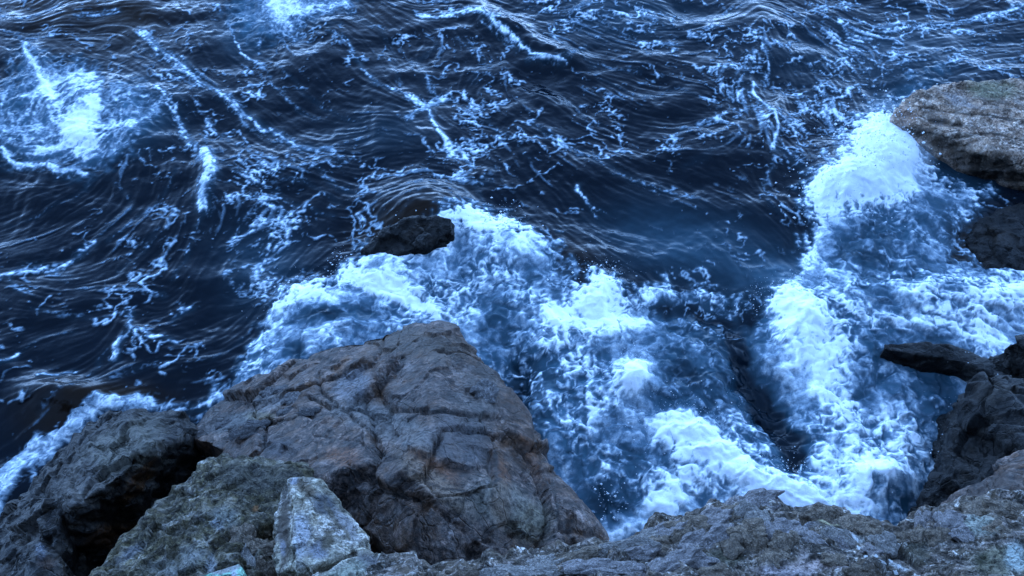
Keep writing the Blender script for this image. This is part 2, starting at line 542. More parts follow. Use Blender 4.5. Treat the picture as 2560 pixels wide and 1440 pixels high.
SWIRL = [(50,110),(130,150),(250,165),(262,215),(340,215),(400,270),(395,330),(330,385),(215,438),(90,420),(20,405),(-40,370),(-40,230),(40,200)]
TOP = [(575,20),(600,-60),(760,-80),(920,-40),(870,22),(770,60),(735,95),(650,100),(590,85)]
ARM = [(2375,145),(2360,190),(2290,225),(2260,260),(2230,310),(2180,330),(2195,270),(2250,215),(2320,190)]
msd = region(MAIN)
ssd = np.maximum(np.maximum(region(SWIRL), region(TOP)), region(ARM))
edge = 40 * fine2 + 52 * fbm2(GX * 9, GY * 9, 4, 50, .72)
mask = sst(-14, 18, msd + edge)
smask = sst(-25, 40, ssd + 1.3 * edge) * (1 - mask)
bank = sst(-10, 130, msd)                                # the froth rises gently from its torn rim
FRINGE = [(-60,1420),(0,1310),(20,1235),(60,1160),(120,1112),(180,1078),(230,1035),(262,1014),(310,1012),(372,1004)]
fr = Z(); stroke(fr, FRINGE, 22, 1.0); stroke(fr, [(-40,1300),(30,1180),(110,1120)], 34, 1.0)
fmask = sst(.35, .6, fr + .25 * fine1)

# how thick the foam is (0 = bare dark water, 1 = white)
thick = Z() + 0.0
for x, y, rx, ry, s, rot in [
    (2205,385,82,80,.95,0),(2130,460,90,50,.5,-30),(2060,500,60,40,.35,0),(2210,480,90,40,.4,0),(2020,640,30,40,.3,0),
    (1200,560,90,40,.35,10),(1310,600,60,40,.25,40),(1110,590,30,50,.3,0),(900,705,70,26,.4,25),(1000,745,80,22,.45,20),(745,745,60,40,.35,0),(1060,780,50,20,.3,20),
    (960,700,60,40,.15,0),(1490,730,55,60,.45,0),(1500,800,60,50,.4,20),(1590,800,60,30,.3,20),(1420,800,60,30,.2,0),
    (1955,765,60,40,.55,20),(2010,830,60,40,.4,50),(2040,890,50,60,.35,60),(2080,970,50,70,.25,60),(1960,900,30,80,.2,-20),(2120,1060,60,60,.2,60),
    (1570,950,45,40,.4,0),(1475,1020,12,60,.35,0),(1690,1090,70,45,.6,10),(1760,1140,70,40,.45,35),(1850,1210,90,36,.5,25),(1960,1270,90,40,.55,10),
    (1700,1240,90,50,.2,-30),(1620,1310,70,50,.2,-30),(2180,1200,80,30,.5,5),(2120,1260,60,50,.3,0),(2060,1240,50,60,.2,0),(2050,1160,40,60,.25,0),
    (2300,760,120,30,.15,10),(2480,740,90,40,.3,0),(2450,850,60,30,.35,20),(2300,830,90,16,.25,0),(2230,1060,60,60,.2,0),(2400,1070,30,30,.25,0),(1370,860,60,60,.15,0),
    # dark openings
    (1290,960,60,75,-0.40,20),(1310,1060,50,60,-0.25,30),(1330,1110,40,40,-0.29,30),(1400,680,22,55,-0.36,-30),(1390,745,40,20,-0.25,20),(1250,810,40,30,-0.22,0),
    (1680,775,90,34,-0.32,5),(1800,790,80,40,-0.36,5),(1880,800,30,60,-0.25,0),(1740,850,80,40,-0.22,0),(1850,890,26,55,-0.54,-20),(1895,980,30,75,-0.65,-25),
    (1945,1070,30,80,-0.70,-25),(1985,1150,36,50,-0.60,0),(1960,1200,40,22,-0.29,0),(1740,930,90,60,-0.22,10),(1800,1000,70,60,-0.20,0),(1680,990,60,60,-0.14,0),
    (830,795,50,24,-0.32,0),(745,895,36,30,-0.29,0),(780,800,40,20,-0.14,0),(920,800,70,20,-0.09,0),(2290,960,80,40,-0.22,10),(2330,1030,60,50,-0.25,0),(2200,900,50,40,-0.18,0),(2150,940,40,50,-0.22,-30),(2160,1010,20,50,-0.22,-40),
    (1510,1270,50,50,-0.36,0),(1430,1180,40,60,-0.18,0),(2250,1290,60,40,-0.22,0),(2190,600,80,80,-0.18,0),(2230,700,90,60,-0.16,0),(2120,660,60,60,-0.14,0),
    (2400,600,60,70,-0.29,0),(2340,520,80,60,-0.11,0),(2450,690,40,30,-0.22,0),(2330,870,60,20,-0.14,0),(1370,920,50,70,-0.11,0),(1540,1130,80,110,-0.09,0)]:
    blob(thick, x, y, rx, ry, s, rot)

thick = 0.50 + 1.4 * thick
# cauliflower texture of broken foam
bx = GX + 0.16 * fbm2(GX * 2.6, GY * 2.6, 3, 60); by = GY + 0.16 * fbm2(GX * 2.6 + 3, GY * 2.6, 3, 63)
bil = [np.sqrt(np.abs(pn2(bx * q, by * q, 66 + i)) + .012) for i, q in enumerate((1.3, 2.9, 6.1, 13.0))]
puff = 1.0 * bil[0] + .7 * bil[1] + .45 * bil[2] + .25 * bil[3]          # low in creases, high on the crowns
puff = (puff - puff.mean()) / puff.std()
lump = 1.0 * bil[0] + .5 * bil[1] + .24 * bil[2] + .10 * bil[3]
lump = (lump - lump.mean()) / lump.std()
wisp = np.clip(1 - np.abs(fbm2(bx * 2.8 + 7, by * 2.8, 4, 80, .65)) * 3.0, 0, 1) ** 2
wisp2 = np.clip(1 - np.abs(fbm2(bx * 6.5 + 2, by * 6.5, 4, 85, .65)) * 3.0, 0, 1) ** 2
wisp3 = np.clip(1 - np.abs(fbm2(bx * 13 + 2, by * 13, 3, 88, .65)) * 3.0, 0, 1) ** 2
cloud = fbm2(bx * 2.1, by * 2.1, 5, 105, .62)
thr1 = sst(.25, .75, wisp); thr2 = sst(.25, .75, wisp2); thr3 = sst(.25, .75, wisp3)
dm = .25 + .95 * sst(-.25, .3, fbm2(GX * .75 + 8, GY * .75, 3, 180, .6) + .5 * (thick - .5))      # crisp froth here, milky water there
ft = thick + .46 * cloud + .05 * puff + .30 * (thr1 - .35) * (.4 + .6 * dm) + dm * (.30 * (thr2 - .35) + .24 * (thr3 - .35)) + .04 * streak2
stk = lic((blur(white, 1) / blur(white, 1).std() + 2.0 * (thr3 - .35)).astype(np.float32), 11); stk /= stk.std()
ft = ft + .085 * stk * dm * sst(-.3, .4, fbm2(GX * .9, GY * .9 + 4, 2, 170))
ft = ft - (1 - sst(-10, 70, msd)) * .25 * (1 - np.maximum(thr2, thr3))
ft = ft + .30 * thr1 * thr2 * (1 - sst(.05, .45, thick))
rim = np.exp(-(np.clip(msd, 0, 200) / 40) ** 2) * 0.30
ft = np.clip((ft - .5) * 1.22 + .5 + rim, 0, 1.15)
main_foam = mask * ft
sw_ = Z()
for x, y, rx, ry, q in [(120,230,30,40,.5),(200,330,40,40,.5),(225,215,50,40,.35),(700,15,70,40,.4),(230,300,30,40,.4),(330,290,60,50,-.2),(90,340,60,40,-.12),(60,300,50,40,-.1)]: blob(sw_, x, y, rx, ry, q)
ex, ey = at(205, 300, 0)[:2]
er = np.hypot(GX - ex, GY - ey); ea = np.arctan2(GY - ey, GX - ex) + 1.7 * er
arms = np.clip(1 - np.abs(fbm2(er * np.cos(ea) * .9 + .3 * wx, er * np.sin(ea) * 2.6 + .3 * wy, 4, 200, .55)) * 3.4, 0, 1) ** 1.5
swirl_foam = smask * .0 + smask * np.clip(.20 + sw_ + .3 * cloud + .62 * arms * sst(2.2, 1.2, er) + .2 * (thr1 - .4) + .34 * (thr2 - .4) + .2 * (thr3 - .4) + .5 * lines, 0, 1)
fringe_foam = sst(.15, .6, fr + .35 * fine1 + .15 * (thr2 - .4)) * np.clip(.42 + .3 * fr + .4 * cloud + .3 * (thr2 - .35) + .25 * (thr3 - .35), 0, 1.1)
foam = np.clip(np.maximum.reduce([open_foam * (1 - mask), main_foam, fringe_foam, swirl_foam]), 0, 1.15)

# entrained bubbles just under the surface
aer = Z()
for x, y, rx, ry, s in [(330,285,90,70,.55),(610,80,60,50,.3),(2280,250,60,40,.6),(2200,290,40,40,.7),
                        (1750,620,160,70,.3),(1960,700,120,60,.5),(1620,560,140,60,.18),(660,660,100,100,.22),(1560,40,200,60,.18),(2250,130,300,100,.15),
                        (960,330,130,50,.1),(2330,470,110,70,.4)]:
    blob(aer, x, y, rx, ry, s)
aer = np.clip(np.maximum(aer * (0.8 + .3 * fine1), mask * np.clip(thick + .12 + .5 * cloud, .02, 1)), 0, 1)
aer = np.maximum(aer, smask * np.clip(.55 + .5 * cloud, 0, 1))
aer = blur(np.maximum(aer, .55 * lines ** 2 * .5), 3)

# rock showing through shallow water
shal = Z()
for x, y, rx, ry, s in [(1010,590,110,60,1.0),(1100,545,60,45,.8),(950,600,60,50,.6),(1440,650,60,50,.7),(1400,720,50,40,.8),(230,1000,130,45,1.),(130,1060,90,40,.8),(350,980,90,25,.6),
                        (230,20,190,50,1.0),(60,40,90,60,.8),(190,140,120,50,.5),(330,60,90,70,.5),(920,40,60,40,.4),
                        (2480,600,90,90,1.),(2420,640,60,70,.8),(2520,690,70,30,.6),(2420,1050,40,90,.8),(2450,760,140,60,.5),(2350,860,120,20,.6),(1390,760,60,30,.6)]:
    blob(shal, x, y, rx, ry, s)
shal = np.clip(shal, 0, 1)

# ---- height of the water
z = 0.12 * fbm2(GX * 0.35, GY * 0.45, 2, 90) + 0.10 * fbm2((GX + wx) * 0.7, (GY + wy) * 0.9, 2, 93)
rip = lic(fbm2((GX + wx) * 4.2, (GY + wy) * 4.2, 3, 97, .6).astype(np.float32), 14) * 1.5
z += 0.010 * (1 - np.abs(rip) * 2) * (.3 + sst(-.3, .5, pm1)) + 0.0028 * streak2 * (1 - mask) + 0.0011 * streak * (1 - mask)
hz = Z()
for x, y, rx, ry, s, rot in [(1060,540,120,70,.22,-20),(1280,75,150,26,.20,28),(1380,150,70,18,.14,0),(515,440,26,80,.12,0),(200,290,180,120,.12,0),(1930,300,18,80,.12,20),
                        (1250,600,200,60,.14,20),(900,690,180,40,.12,-15),(1520,740,90,60,.14,0),(2200,400,100,90,.17,0),(2100,470,80,50,.3,0),
                        (1990,820,60,110,.14,-30),(1730,1110,110,50,.12,20),(1900,1240,130,40,.12,20),(2190,1220,100,50,.3,0),(1750,790,160,40,-.2,5),(1920,1020,50,140,-.3,-25),
                        (1290,980,50,90,-.25,0),(2380,760,200,60,.25,0),(160,1000,140,40,.18,0),(1570,960,50,40,.2,0)]:
    blob(hz, x, y, rx, ry, s, rot)
z += blur(hz, 4)
fo = np.maximum(mask, fmask)
z += np.maximum(bank * mask, fmask * .12) * (0.10 + 0.022 * lump + 0.06 * blur(np.clip(ft - .4, -.3, .7), 2) + .006 * stk) + .03 * fo + .05 * sst(.85, 1.2, thick) * mask * fbm2(GX * 7, GY * 7, 4, 190, .7) + .02 * smask * lump
z += 0.018 * open_foam * (1 - fo)
z = z.astype(np.float32)

# ---- the mesh: fine where the picture looks, coarse out to the far sea
def outer(a, b, n):          # growing steps
    t = np.linspace(0, 1, n + 1)[1:]
    return a + (b - a) * t ** 3


xs = np.concatenate([outer(-11.6, -900, 40)[::-1], np.arange(-11.6, 11.6, 0.0225), outer(11.6, 900, 40)])
yl = [4.7]
while yl[-1] < 18.2: yl.append(yl[-1] + 0.014 + (yl[-1] - 4.7) * 0.00125)
ys = np.concatenate([outer(4.7, -6, 12)[::-1], np.array(yl), outer(yl[-1], 2500, 60)])
MX, MY = np.meshgrid(xs, ys)
fi = np.clip((MX - X0) / RES, 0, nx - 1.001); fj = np.clip((MY - Y0) / RES, 0, ny - 1.001)
i0 = fi.astype(np.int32); j0 = fj.astype(np.int32); fi -= i0; fj -= j0
def samp(a):
    return a[j0, i0] * (1 - fi) * (1 - fj) + a[j0, i0 + 1] * fi * (1 - fj) + a[j0 + 1, i0] * (1 - fi) * fj + a[j0 + 1, i0 + 1] * fi * fj
inside = np.clip(np.minimum.reduce([(MX - X0), (X1 - MX), (MY - Y0), (Y1 - MY)]) / 1.5, 0, 1)
MZ = samp(z) * inside
A_f = samp(foam) * inside; A_a = samp(aer) * inside; A_s = samp(shal) * inside
M_main = samp(np.maximum(mask, 0)) * inside; M_fr = samp(fmask) * inside
mu, mv = proj(MX, MY, np.zeros_like(MX))
# choppy sideways push so that the foam overhangs a little
px_ = samp(fbm2(GX * 5, GY * 5, 2, 120)) ; py_ = samp(fbm2(GX * 5 + 3, GY * 5, 2, 123))
k = 0.05 * np.maximum(M_main, M_fr) * inside
VX = MX + k * px_; VY = MY + k * py_
W, H = len(xs), len(ys)
verts = np.stack([VX.ravel(), VY.ravel(), MZ.ravel()], 1)
I = np.arange(W * H).reshape(H, W)
quads = np.stack([I[:-1, :-1].ravel(), I[:-1, 1:].ravel(), I[1:, 1:].ravel(), I[1:, :-1].ravel()], 1)

# ---- water / foam material
wm, nt, b = new_mat('sea_water'); N = NT(nt)
co = N.coord('Object')
fa = N.attr('foam').outputs['Fac']; aa = N.attr('air').outputs['Fac']; sa = N.attr('shallow').outputs['Fac']
n1 = N.noise(co, 16, 5, .7, .8); n2 = N.noise(co, 48, 4, .65, .3)
nn = N.math('ADD', N.math('MULTIPLY', N.math('SUBTRACT', n1, .5), .40), N.math('MULTIPLY', N.math('SUBTRACT', n2, .5), .28))
amp = N.ramp(fa, [(0, 0), (.12, .3), (.45, 1.2), (.85, 1.1), (1, .75)])
f2 = N.math('ADD', fa, N.math('MULTIPLY', nn, amp), True)
deep = N.mix(sa, (.0015, .0045, .0085), (.012, .0065, .0035))
col = N.mix(N.ramp(aa, [(0, 0), (.35, .35), (1, 1)]), deep, (.070, .165, .225))
fc = N.ramp(f2, [(0, (0, 0, 0)), (.38, (.10, .15, .195)), (.64, (.27, .335, .38)), (.84, (.62, .67, .69)), (1, (.95, .96, .97))])
fmix = N.ramp(f2, [(.10, 0), (.5, .92), (.7, 1)])
colr = N.mix(fmix, col, fc)
N.link(colr, b.inputs['Base Color'])
N.link(N.ramp(f2, [(.05, .10), (.5, .75), (1, .95)]), b.inputs['Roughness'])
N.link(N.ramp(f2, [(.1, .15), (.6, .05)]), b.inputs['Specular IOR Level'])
b.inputs['IOR'].default_value = 1.33
rn = N.noise(N.mapping(co, (1, 1.15, 1), (0, 0, .2)), 9, 5, .6, .8)
bm1 = N.bump(rn, N.ramp(fa, [(0, .16), (.6, .1)]), .03)
bm2 = N.bump(N.math('ADD', n1, n2), N.ramp(f2, [(.2, 0), (.6, .5)]), .02, bm1)
nt.links.new(bm2, b.inputs['Normal'])


def sub_mesh(name, sel):
    q = quads[sel]
    u, inv = np.unique(q, return_inverse=True)
    me = mesh_from(name, verts[u], inv.reshape(-1, 4))
    fattr(me, 'foam', A_f.ravel()[u]); fattr(me, 'air', A_a.ravel()[u]); fattr(me, 'shallow', A_s.ravel()[u])
    me.materials.append(wm)
    o = bpy.data.objects.new(name, me); C.objects.link(o)
    return o


ctr = lambda a: (a[:-1, :-1] + a[1:, 1:]).ravel() / 2
qm, qf, qu, qv, qfo = ctr(M_main), ctr(M_fr), ctr(mu), ctr(mv), ctr(A_f)
reg = np.zeros(len(quads), np.int32)
ism = qm > 0.5
reg[ism] = 1
reg[ism & (qv < 1100) & (qu < 1340) & (qv < 830 + .0 * qu)] = 2
reg[ism & (qv < 900) & (qu < 1200)] = 2
reg[ism & (qu > 1960) & (qv < 560)] = 3
reg[ism & (qu > 1990) & (qv >= 560) & (qv < 720)] = 4
reg[ism & (qu > 2150) & (qv >= 700) & (qv < 960)] = 4
reg[(qf > .5) & (qu < 500)] = 5
tag(sub_mesh('sea', reg == 0), kind='structure')
for rid, nm, lab in [
    (1, 'churning_foam', 'pale blue churned foam filling the gully right of the big boulder'),
    (2, 'breaking_wave', 'white crest of foam breaking behind the top of the big boulder'),
    (3, 'spray_burst', 'brightest white burst of spray at the tip of the upper right rock'),
    (4, 'foam_wash', 'lilac blue wash of foam streaming over the right hand slab'),
    (5, 'foam_fringe', 'narrow white foam fringe along the dark rock at lower left')]:
    tag(sub_mesh(nm, reg == rid), lab, 'foam', kind='stuff')

# ================================================================== ROCKS
def rock_mat(name, ca, cb, cc, rough=.85, wet=0.0, lich=(.30, .33, .27), lam=.35, scale=1.0, rug=1.0):
    m, nt, b = new_mat(name); N = NT(nt)
    co = N.mapping(N.coord('Object'), (scale,) * 3)
    def vmath(op, x, y):
        n = nt.nodes.new('ShaderNodeVectorMath'); n.operation = op
        N.link(x, n.inputs[0]); N.link(y, n.inputs[1]); return n
    wn_ = nt.nodes.new('ShaderNodeTexNoise'); wn_.inputs['Scale'].default_value = 5; wn_.inputs['Detail'].default_value = 4
    nt.links.new(co, wn_.inputs['Vector'])
    wo = vmath('SUBTRACT', wn_.outputs['Color'], (.5, .5, .5)).outputs[0]
    sc = vmath('MULTIPLY', wo, (.16, .16, .16)).outputs[0]
    wc = vmath('ADD', co, sc).outputs[0]
    def chips(k):
        v = nt.nodes.new('ShaderNodeTexVoronoi'); v.inputs['Scale'].default_value = k
        nt.links.new(wc, v.inputs['Vector'])
        dl = vmath('SUBTRACT', wc, v.outputs['Position']).outputs[0]
        rd = vmath('SUBTRACT', v.outputs['Color'], (.5, .5, .5)).outputs[0]
        dp = vmath('DOT_PRODUCT', dl, rd)
        return dp.outputs['Value'], v.outputs['Color']
    c1, k1 = chips(2.6); c2, k2 = chips(8)
    big = N.noise(co, 1.6, 6, .6, .5); mid = N.noise(co, 7, 6, .65, .4); fin = N.noise(co, 26, 4, .7, .2); vf = N.noise(co, 90, 2, .7)
    c = N.mix(N.ramp(big, [(.40, 0), (.60, 1)]), ca, cb)
    c = N.mix(N.ramp(mid, [(.47, 0), (.60, .9)]), c, cc)
    pat = N.noise(co, 3.3, 9, .78, .3)
    c = N.mix(N.math('MULTIPLY', N.ramp(pat, [(.55, 0), (.61, 1)]), lam), c, lich)
    sep = nt.nodes.new('ShaderNodeSeparateColor'); nt.links.new(k2, sep.inputs[0])
    sep1 = nt.nodes.new('ShaderNodeSeparateColor'); nt.links.new(k1, sep1.inputs[0])
    c = N.mix(.55, c, N.ramp(sep.outputs[0], [(0, .3), (1, 1.75)]), 'MULTIPLY')
    c = N.mix(.5, c, N.ramp(sep1.outputs[0], [(0, .6), (1, 1.4)]), 'MULTIPLY')
    c = N.mix(N.ramp(big, [(.35, .35), (.6, .95)]), c, N.ramp(fin, [(.34, .12), (.48, .9), (.66, 1.9)]), 'MULTIPLY')
    c = N.mix(.4, c, N.ramp(vf, [(.3, .4), (.7, 1.6)]), 'MULTIPLY')
    spots = N.ramp(N.noise(co, 18, 4, .8), [(.60, 0), (.64, .8)])
    c = N.mix(N.math('MULTIPLY', spots, lam), c, lich)
    pa = N.attr('paint')
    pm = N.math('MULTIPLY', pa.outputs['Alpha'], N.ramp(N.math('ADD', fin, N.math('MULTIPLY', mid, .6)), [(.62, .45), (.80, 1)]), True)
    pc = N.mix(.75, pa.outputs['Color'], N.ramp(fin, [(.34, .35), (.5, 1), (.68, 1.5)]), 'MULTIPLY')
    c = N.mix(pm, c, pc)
    gm = nt.nodes.new('ShaderNodeGamma'); gm.inputs[1].default_value = 1.30; nt.links.new(c, gm.inputs[0]); c = gm.outputs[0]
    wa = N.attr('wet').outputs['Fac']
    c = N.mix(wa, c, N.mix(1.0, c, (.34, .32, .31), 'MULTIPLY'))
    N.link(c, b.inputs['Base Color'])
    N.link(N.math('SUBTRACT', rough, N.math('MULTIPLY', wa, rough - .25)), b.inputs['Roughness'])
    b.inputs['Specular IOR Level'].default_value = .22
    crk = N.ramp(N.vor(wc, 3.1, 'DISTANCE_TO_EDGE'), [(0, 0), (.025, 1)])
    h = N.math('ADD', N.math('MULTIPLY', mid, .035), N.math('ADD', N.math('MULTIPLY', fin, .018), N.math('MULTIPLY', vf, .006)))
    h = N.math('ADD', h, N.math('ADD', N.math('MULTIPLY', c1, .9), N.math('MULTIPLY', c2, .9)))
    h = N.math('ADD', h, N.math('MULTIPLY', crk, .02))
    nt.links.new(N.bump(h, rug, .9 / scale), b.inputs['Normal'])
    return m


def hull_bm(bm, pts):
    vs_ = [bm.verts.new(p) for p in pts]
    r = bmesh.ops.convex_hull(bm, input=vs_)
    for g in {e for e in r['geom_interior'] + r['geom_unused'] if isinstance(e, bmesh.types.BMVert)}:
        if g.is_valid and not g.link_faces: bm.verts.remove(g)


def voxelise(bm, voxel):
    me = bpy.data.meshes.new('tmp'); bmesh.ops.recalc_face_normals(bm, faces=bm.faces); bm.to_mesh(me); bm.free()
    o = bpy.data.objects.new('tmp', me); C.objects.link(o)
    md = o.modifiers.new('r', 'REMESH'); md.mode = 'VOXEL'; md.voxel_size = voxel
    dg = bpy.context.evaluated_depsgraph_get()
    ev = o.evaluated_get(dg).to_mesh()
    n = len(ev.vertices); v = np.empty(n * 3, np.float32); ev.vertices.foreach_get('co', v)
    k = len(ev.polygons); f = np.empty(len(ev.loops), np.int32); ev.loops.foreach_get('vertex_index', f)
    o.evaluated_get(dg).to_mesh_clear()
    bpy.data.objects.remove(o); bpy.data.meshes.remove(me)
    return v.reshape(-1, 3).astype(np.float64), f.reshape(k, 4)


def normals(v, f):
    a = np.cross(v[f[:, 2]] - v[f[:, 0]], v[f[:, 3]] - v[f[:, 1]])
    n = np.zeros_like(v)
    for j in range(4):
        for c in range(3): n[:, c] += np.bincount(f[:, j], a[:, c], len(v))
    return n / (np.linalg.norm(n, axis=1)[:, None] + 1e-9)


def smooth(v, f, it):
    e = np.concatenate([f[:, [0, 1]], f[:, [1, 2]], f[:, [2, 3]], f[:, [3, 0]]])
    deg = np.bincount(e[:, 0], minlength=len(v)) + np.bincount(e[:, 1], minlength=len(v))
    for _ in range(it):
        s = np.zeros_like(v)
        for c in range(3):
            s[:, c] = np.bincount(e[:, 0], v[e[:, 1], c], len(v)) + np.bincount(e[:, 1], v[e[:, 0], c], len(v))
        v = v * .4 + .6 * s / np.maximum(deg, 1)[:, None]
    return v


def strata(p, d, freq, s=0):
    """stepped beds across direction d"""
    d = np.array(d, float); d /= np.linalg.norm(d)
    t = p @ d * freq + 0.8 * fbm3(p * .9, 3, s)
    fr_ = t - np.floor(t)
    return sst(0, .75, fr_) * 0.0 + fr_ - sst(.8, 1, fr_)


def make_rock(name, label, hulls, mat, voxel, seed, amp=(.10, .05, .018), freq=(.9, 2.6, 7), facet=(.10, 1.3), bed=None, grooves=(), paint=(), wetline=None, depth=None, cut=-.45, post=None, smo=2, cat='rock', group=None, world_paint=None):
    bm = bmesh.new()
    for hpts in hulls:
        P = []
        for q in hpts:
            p = at(q[0], q[1], q[2]); P.append(tuple(p))
            if len(q) > 3: continue                      # undercut: nothing straight below this point
            zb = -0.7 if depth is None else q[2] - depth
            P.append((p[0], p[1], min(zb, p[2] - .05)))
        hull_bm(bm, P)
    v, f = voxelise(bm, voxel)
    v = smooth(v, f, smo)
    n = normals(v, f)
    s0 = seed * 7.31
    p = v + s0
    # flat chipped facets: each cell of a warped cellular pattern is pushed in or out and tilted a little
    wp = p + .09 * np.stack([fbm3(p * 1.7, 2, 3), fbm3(p * 1.7, 2, 6), fbm3(p * 1.7, 2, 9)], 1)
    f1, f2_, cid, dv = vor3(wp * facet[1] * np.array([1, 1, 1.3]), seed)
    crk = sst(0, .05, f2_ - f1)
    d = facet[0] * (.55 * G3[cid, 0] + 1.1 * np.einsum('ij,ij->i', dv, G3[(cid * 7 + 3) & 255])) - facet[0] * .3 * (1 - crk)
    f1, f2_, cid, dv = vor3(wp * facet[1] * 3.3 + 4, seed + 5)
    d += facet[0] * .30 * (.5 * G3[cid, 1] + 1.1 * np.einsum('ij,ij->i', dv, G3[(cid * 5 + 3) & 255]))
    d += amp[0] * fbm3(p * freq[0], 3, 1) + amp[1] * (1 - 2 * np.abs(fbm3(p * freq[1], 3, 4))) + amp[2] * fbm3(p * freq[2], 4, 8, .6)
    if bed: d += bed[0] * strata(p, bed[1], bed[2], 12)
    U, V = proj(v[:, 0], v[:, 1], v[:, 2])
    wu = U + 9 * fbm3(p * 3, 3, 15); wv = V + 9 * fbm3(p * 3, 3, 18)
    for pts, w, dep in grooves:
        g = seg_dist(wu, wv, pts)
        d -= .7 * dep * np.exp(-(g / (w * .7)) ** 2) * sst(-.9, .1, fbm3(p * 2.2, 2, 22) + .3)
    v = v + n * d[:, None]
    if post is not None: v = post(v, n, p)
    zf = v[f].max(1)[:, 2]
    f = f[zf > cut]
    u, inv = np.unique(f, return_inverse=True); v = v[u]; p = p[u]; f = inv.reshape(-1, 4)
    me = mesh_from(name, v, f)
    U, V = proj(v[:, 0], v[:, 1], v[:, 2])
    wu0 = U + 9 * fbm3(p * 3, 3, 15); wv0 = V + 9 * fbm3(p * 3, 3, 18)
    wu = U + 22 * fbm3(p * 3, 4, 15, .6); wv = V + 22 * fbm3(p * 3, 4, 18, .6)
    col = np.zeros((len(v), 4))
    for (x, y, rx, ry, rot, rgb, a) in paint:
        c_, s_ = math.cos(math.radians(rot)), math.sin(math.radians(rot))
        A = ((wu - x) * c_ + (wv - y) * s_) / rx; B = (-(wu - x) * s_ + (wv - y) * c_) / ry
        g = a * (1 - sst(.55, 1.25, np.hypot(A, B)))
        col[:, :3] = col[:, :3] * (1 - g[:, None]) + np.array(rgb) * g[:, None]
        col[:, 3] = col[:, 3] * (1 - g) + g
    for pts, w, dep in grooves:
        g = .85 * np.exp(-(seg_dist(wu0, wv0, pts) / (w * .45)) ** 2) * sst(-.5, .2, fbm3(p * 2.2, 2, 22) + .3)
        col[:, :3] = col[:, :3] * (1 - g[:, None]) + np.array((.012, .010, .008)) * g[:, None]
        col[:, 3] = col[:, 3] * (1 - g) + g
    nz = col[:, 3] > 1e-3
    col[nz, :3] /= col[nz, 3:4]
    cattr(me, 'paint', col)
    wl = np.zeros(len(v)) if wetline is None else 1 - sst(wetline - .25, wetline + .25, v[:, 2] + .3 * fbm3(p * 1.5, 3, 30))
    fattr(me, 'wet', wl)
    me.materials.append(mat)
    o = bpy.data.objects.new(name, me); C.objects.link(o)
    tag(o, label, cat, group)
    return o


M_boulder = rock_mat('boulder_stone', (.120, .070, .042), (.074, .053, .043), (.175, .130, .108), lam=.5, lich=(.225, .195, .18), rough=.55, rug=.75)
M_dark = rock_mat('wet_dark_stone', (.022, .016, .012), (.032, .024, .018), (.060, .048, .036), rough=.5, lam=.2, lich=(.08, .075, .068))
M_lichen = rock_mat('lichen_stone', (.125, .102, .062), (.095, .080, .046), (.19, .165, .13), lam=.6, lich=(.31, .285, .26), scale=1.6)
M_pale = rock_mat('pale_stone', (.36, .325, .26), (.41, .37, .33), (.20, .17, .125), lam=.4, lich=(.52, .48, .45), scale=2)
M_brown = rock_mat('brown_stone', (.38, .28, .21), (.29, .21, .16), (.54, .44, .36), lam=.5, lich=(.56, .49, .45))
M_ledge = rock_mat('ledge_stone', (.135, .105, .078), (.085, .070, .054), (.27, .225, .195), lam=.9, lich=(.52, .47, .42), scale=2.2)
M_black = rock_mat('black_wet_stone', (.009, .007, .006), (.013, .010, .008), (.024, .019, .015), rough=.6, lam=.05, lich=(.05, .045, .04))

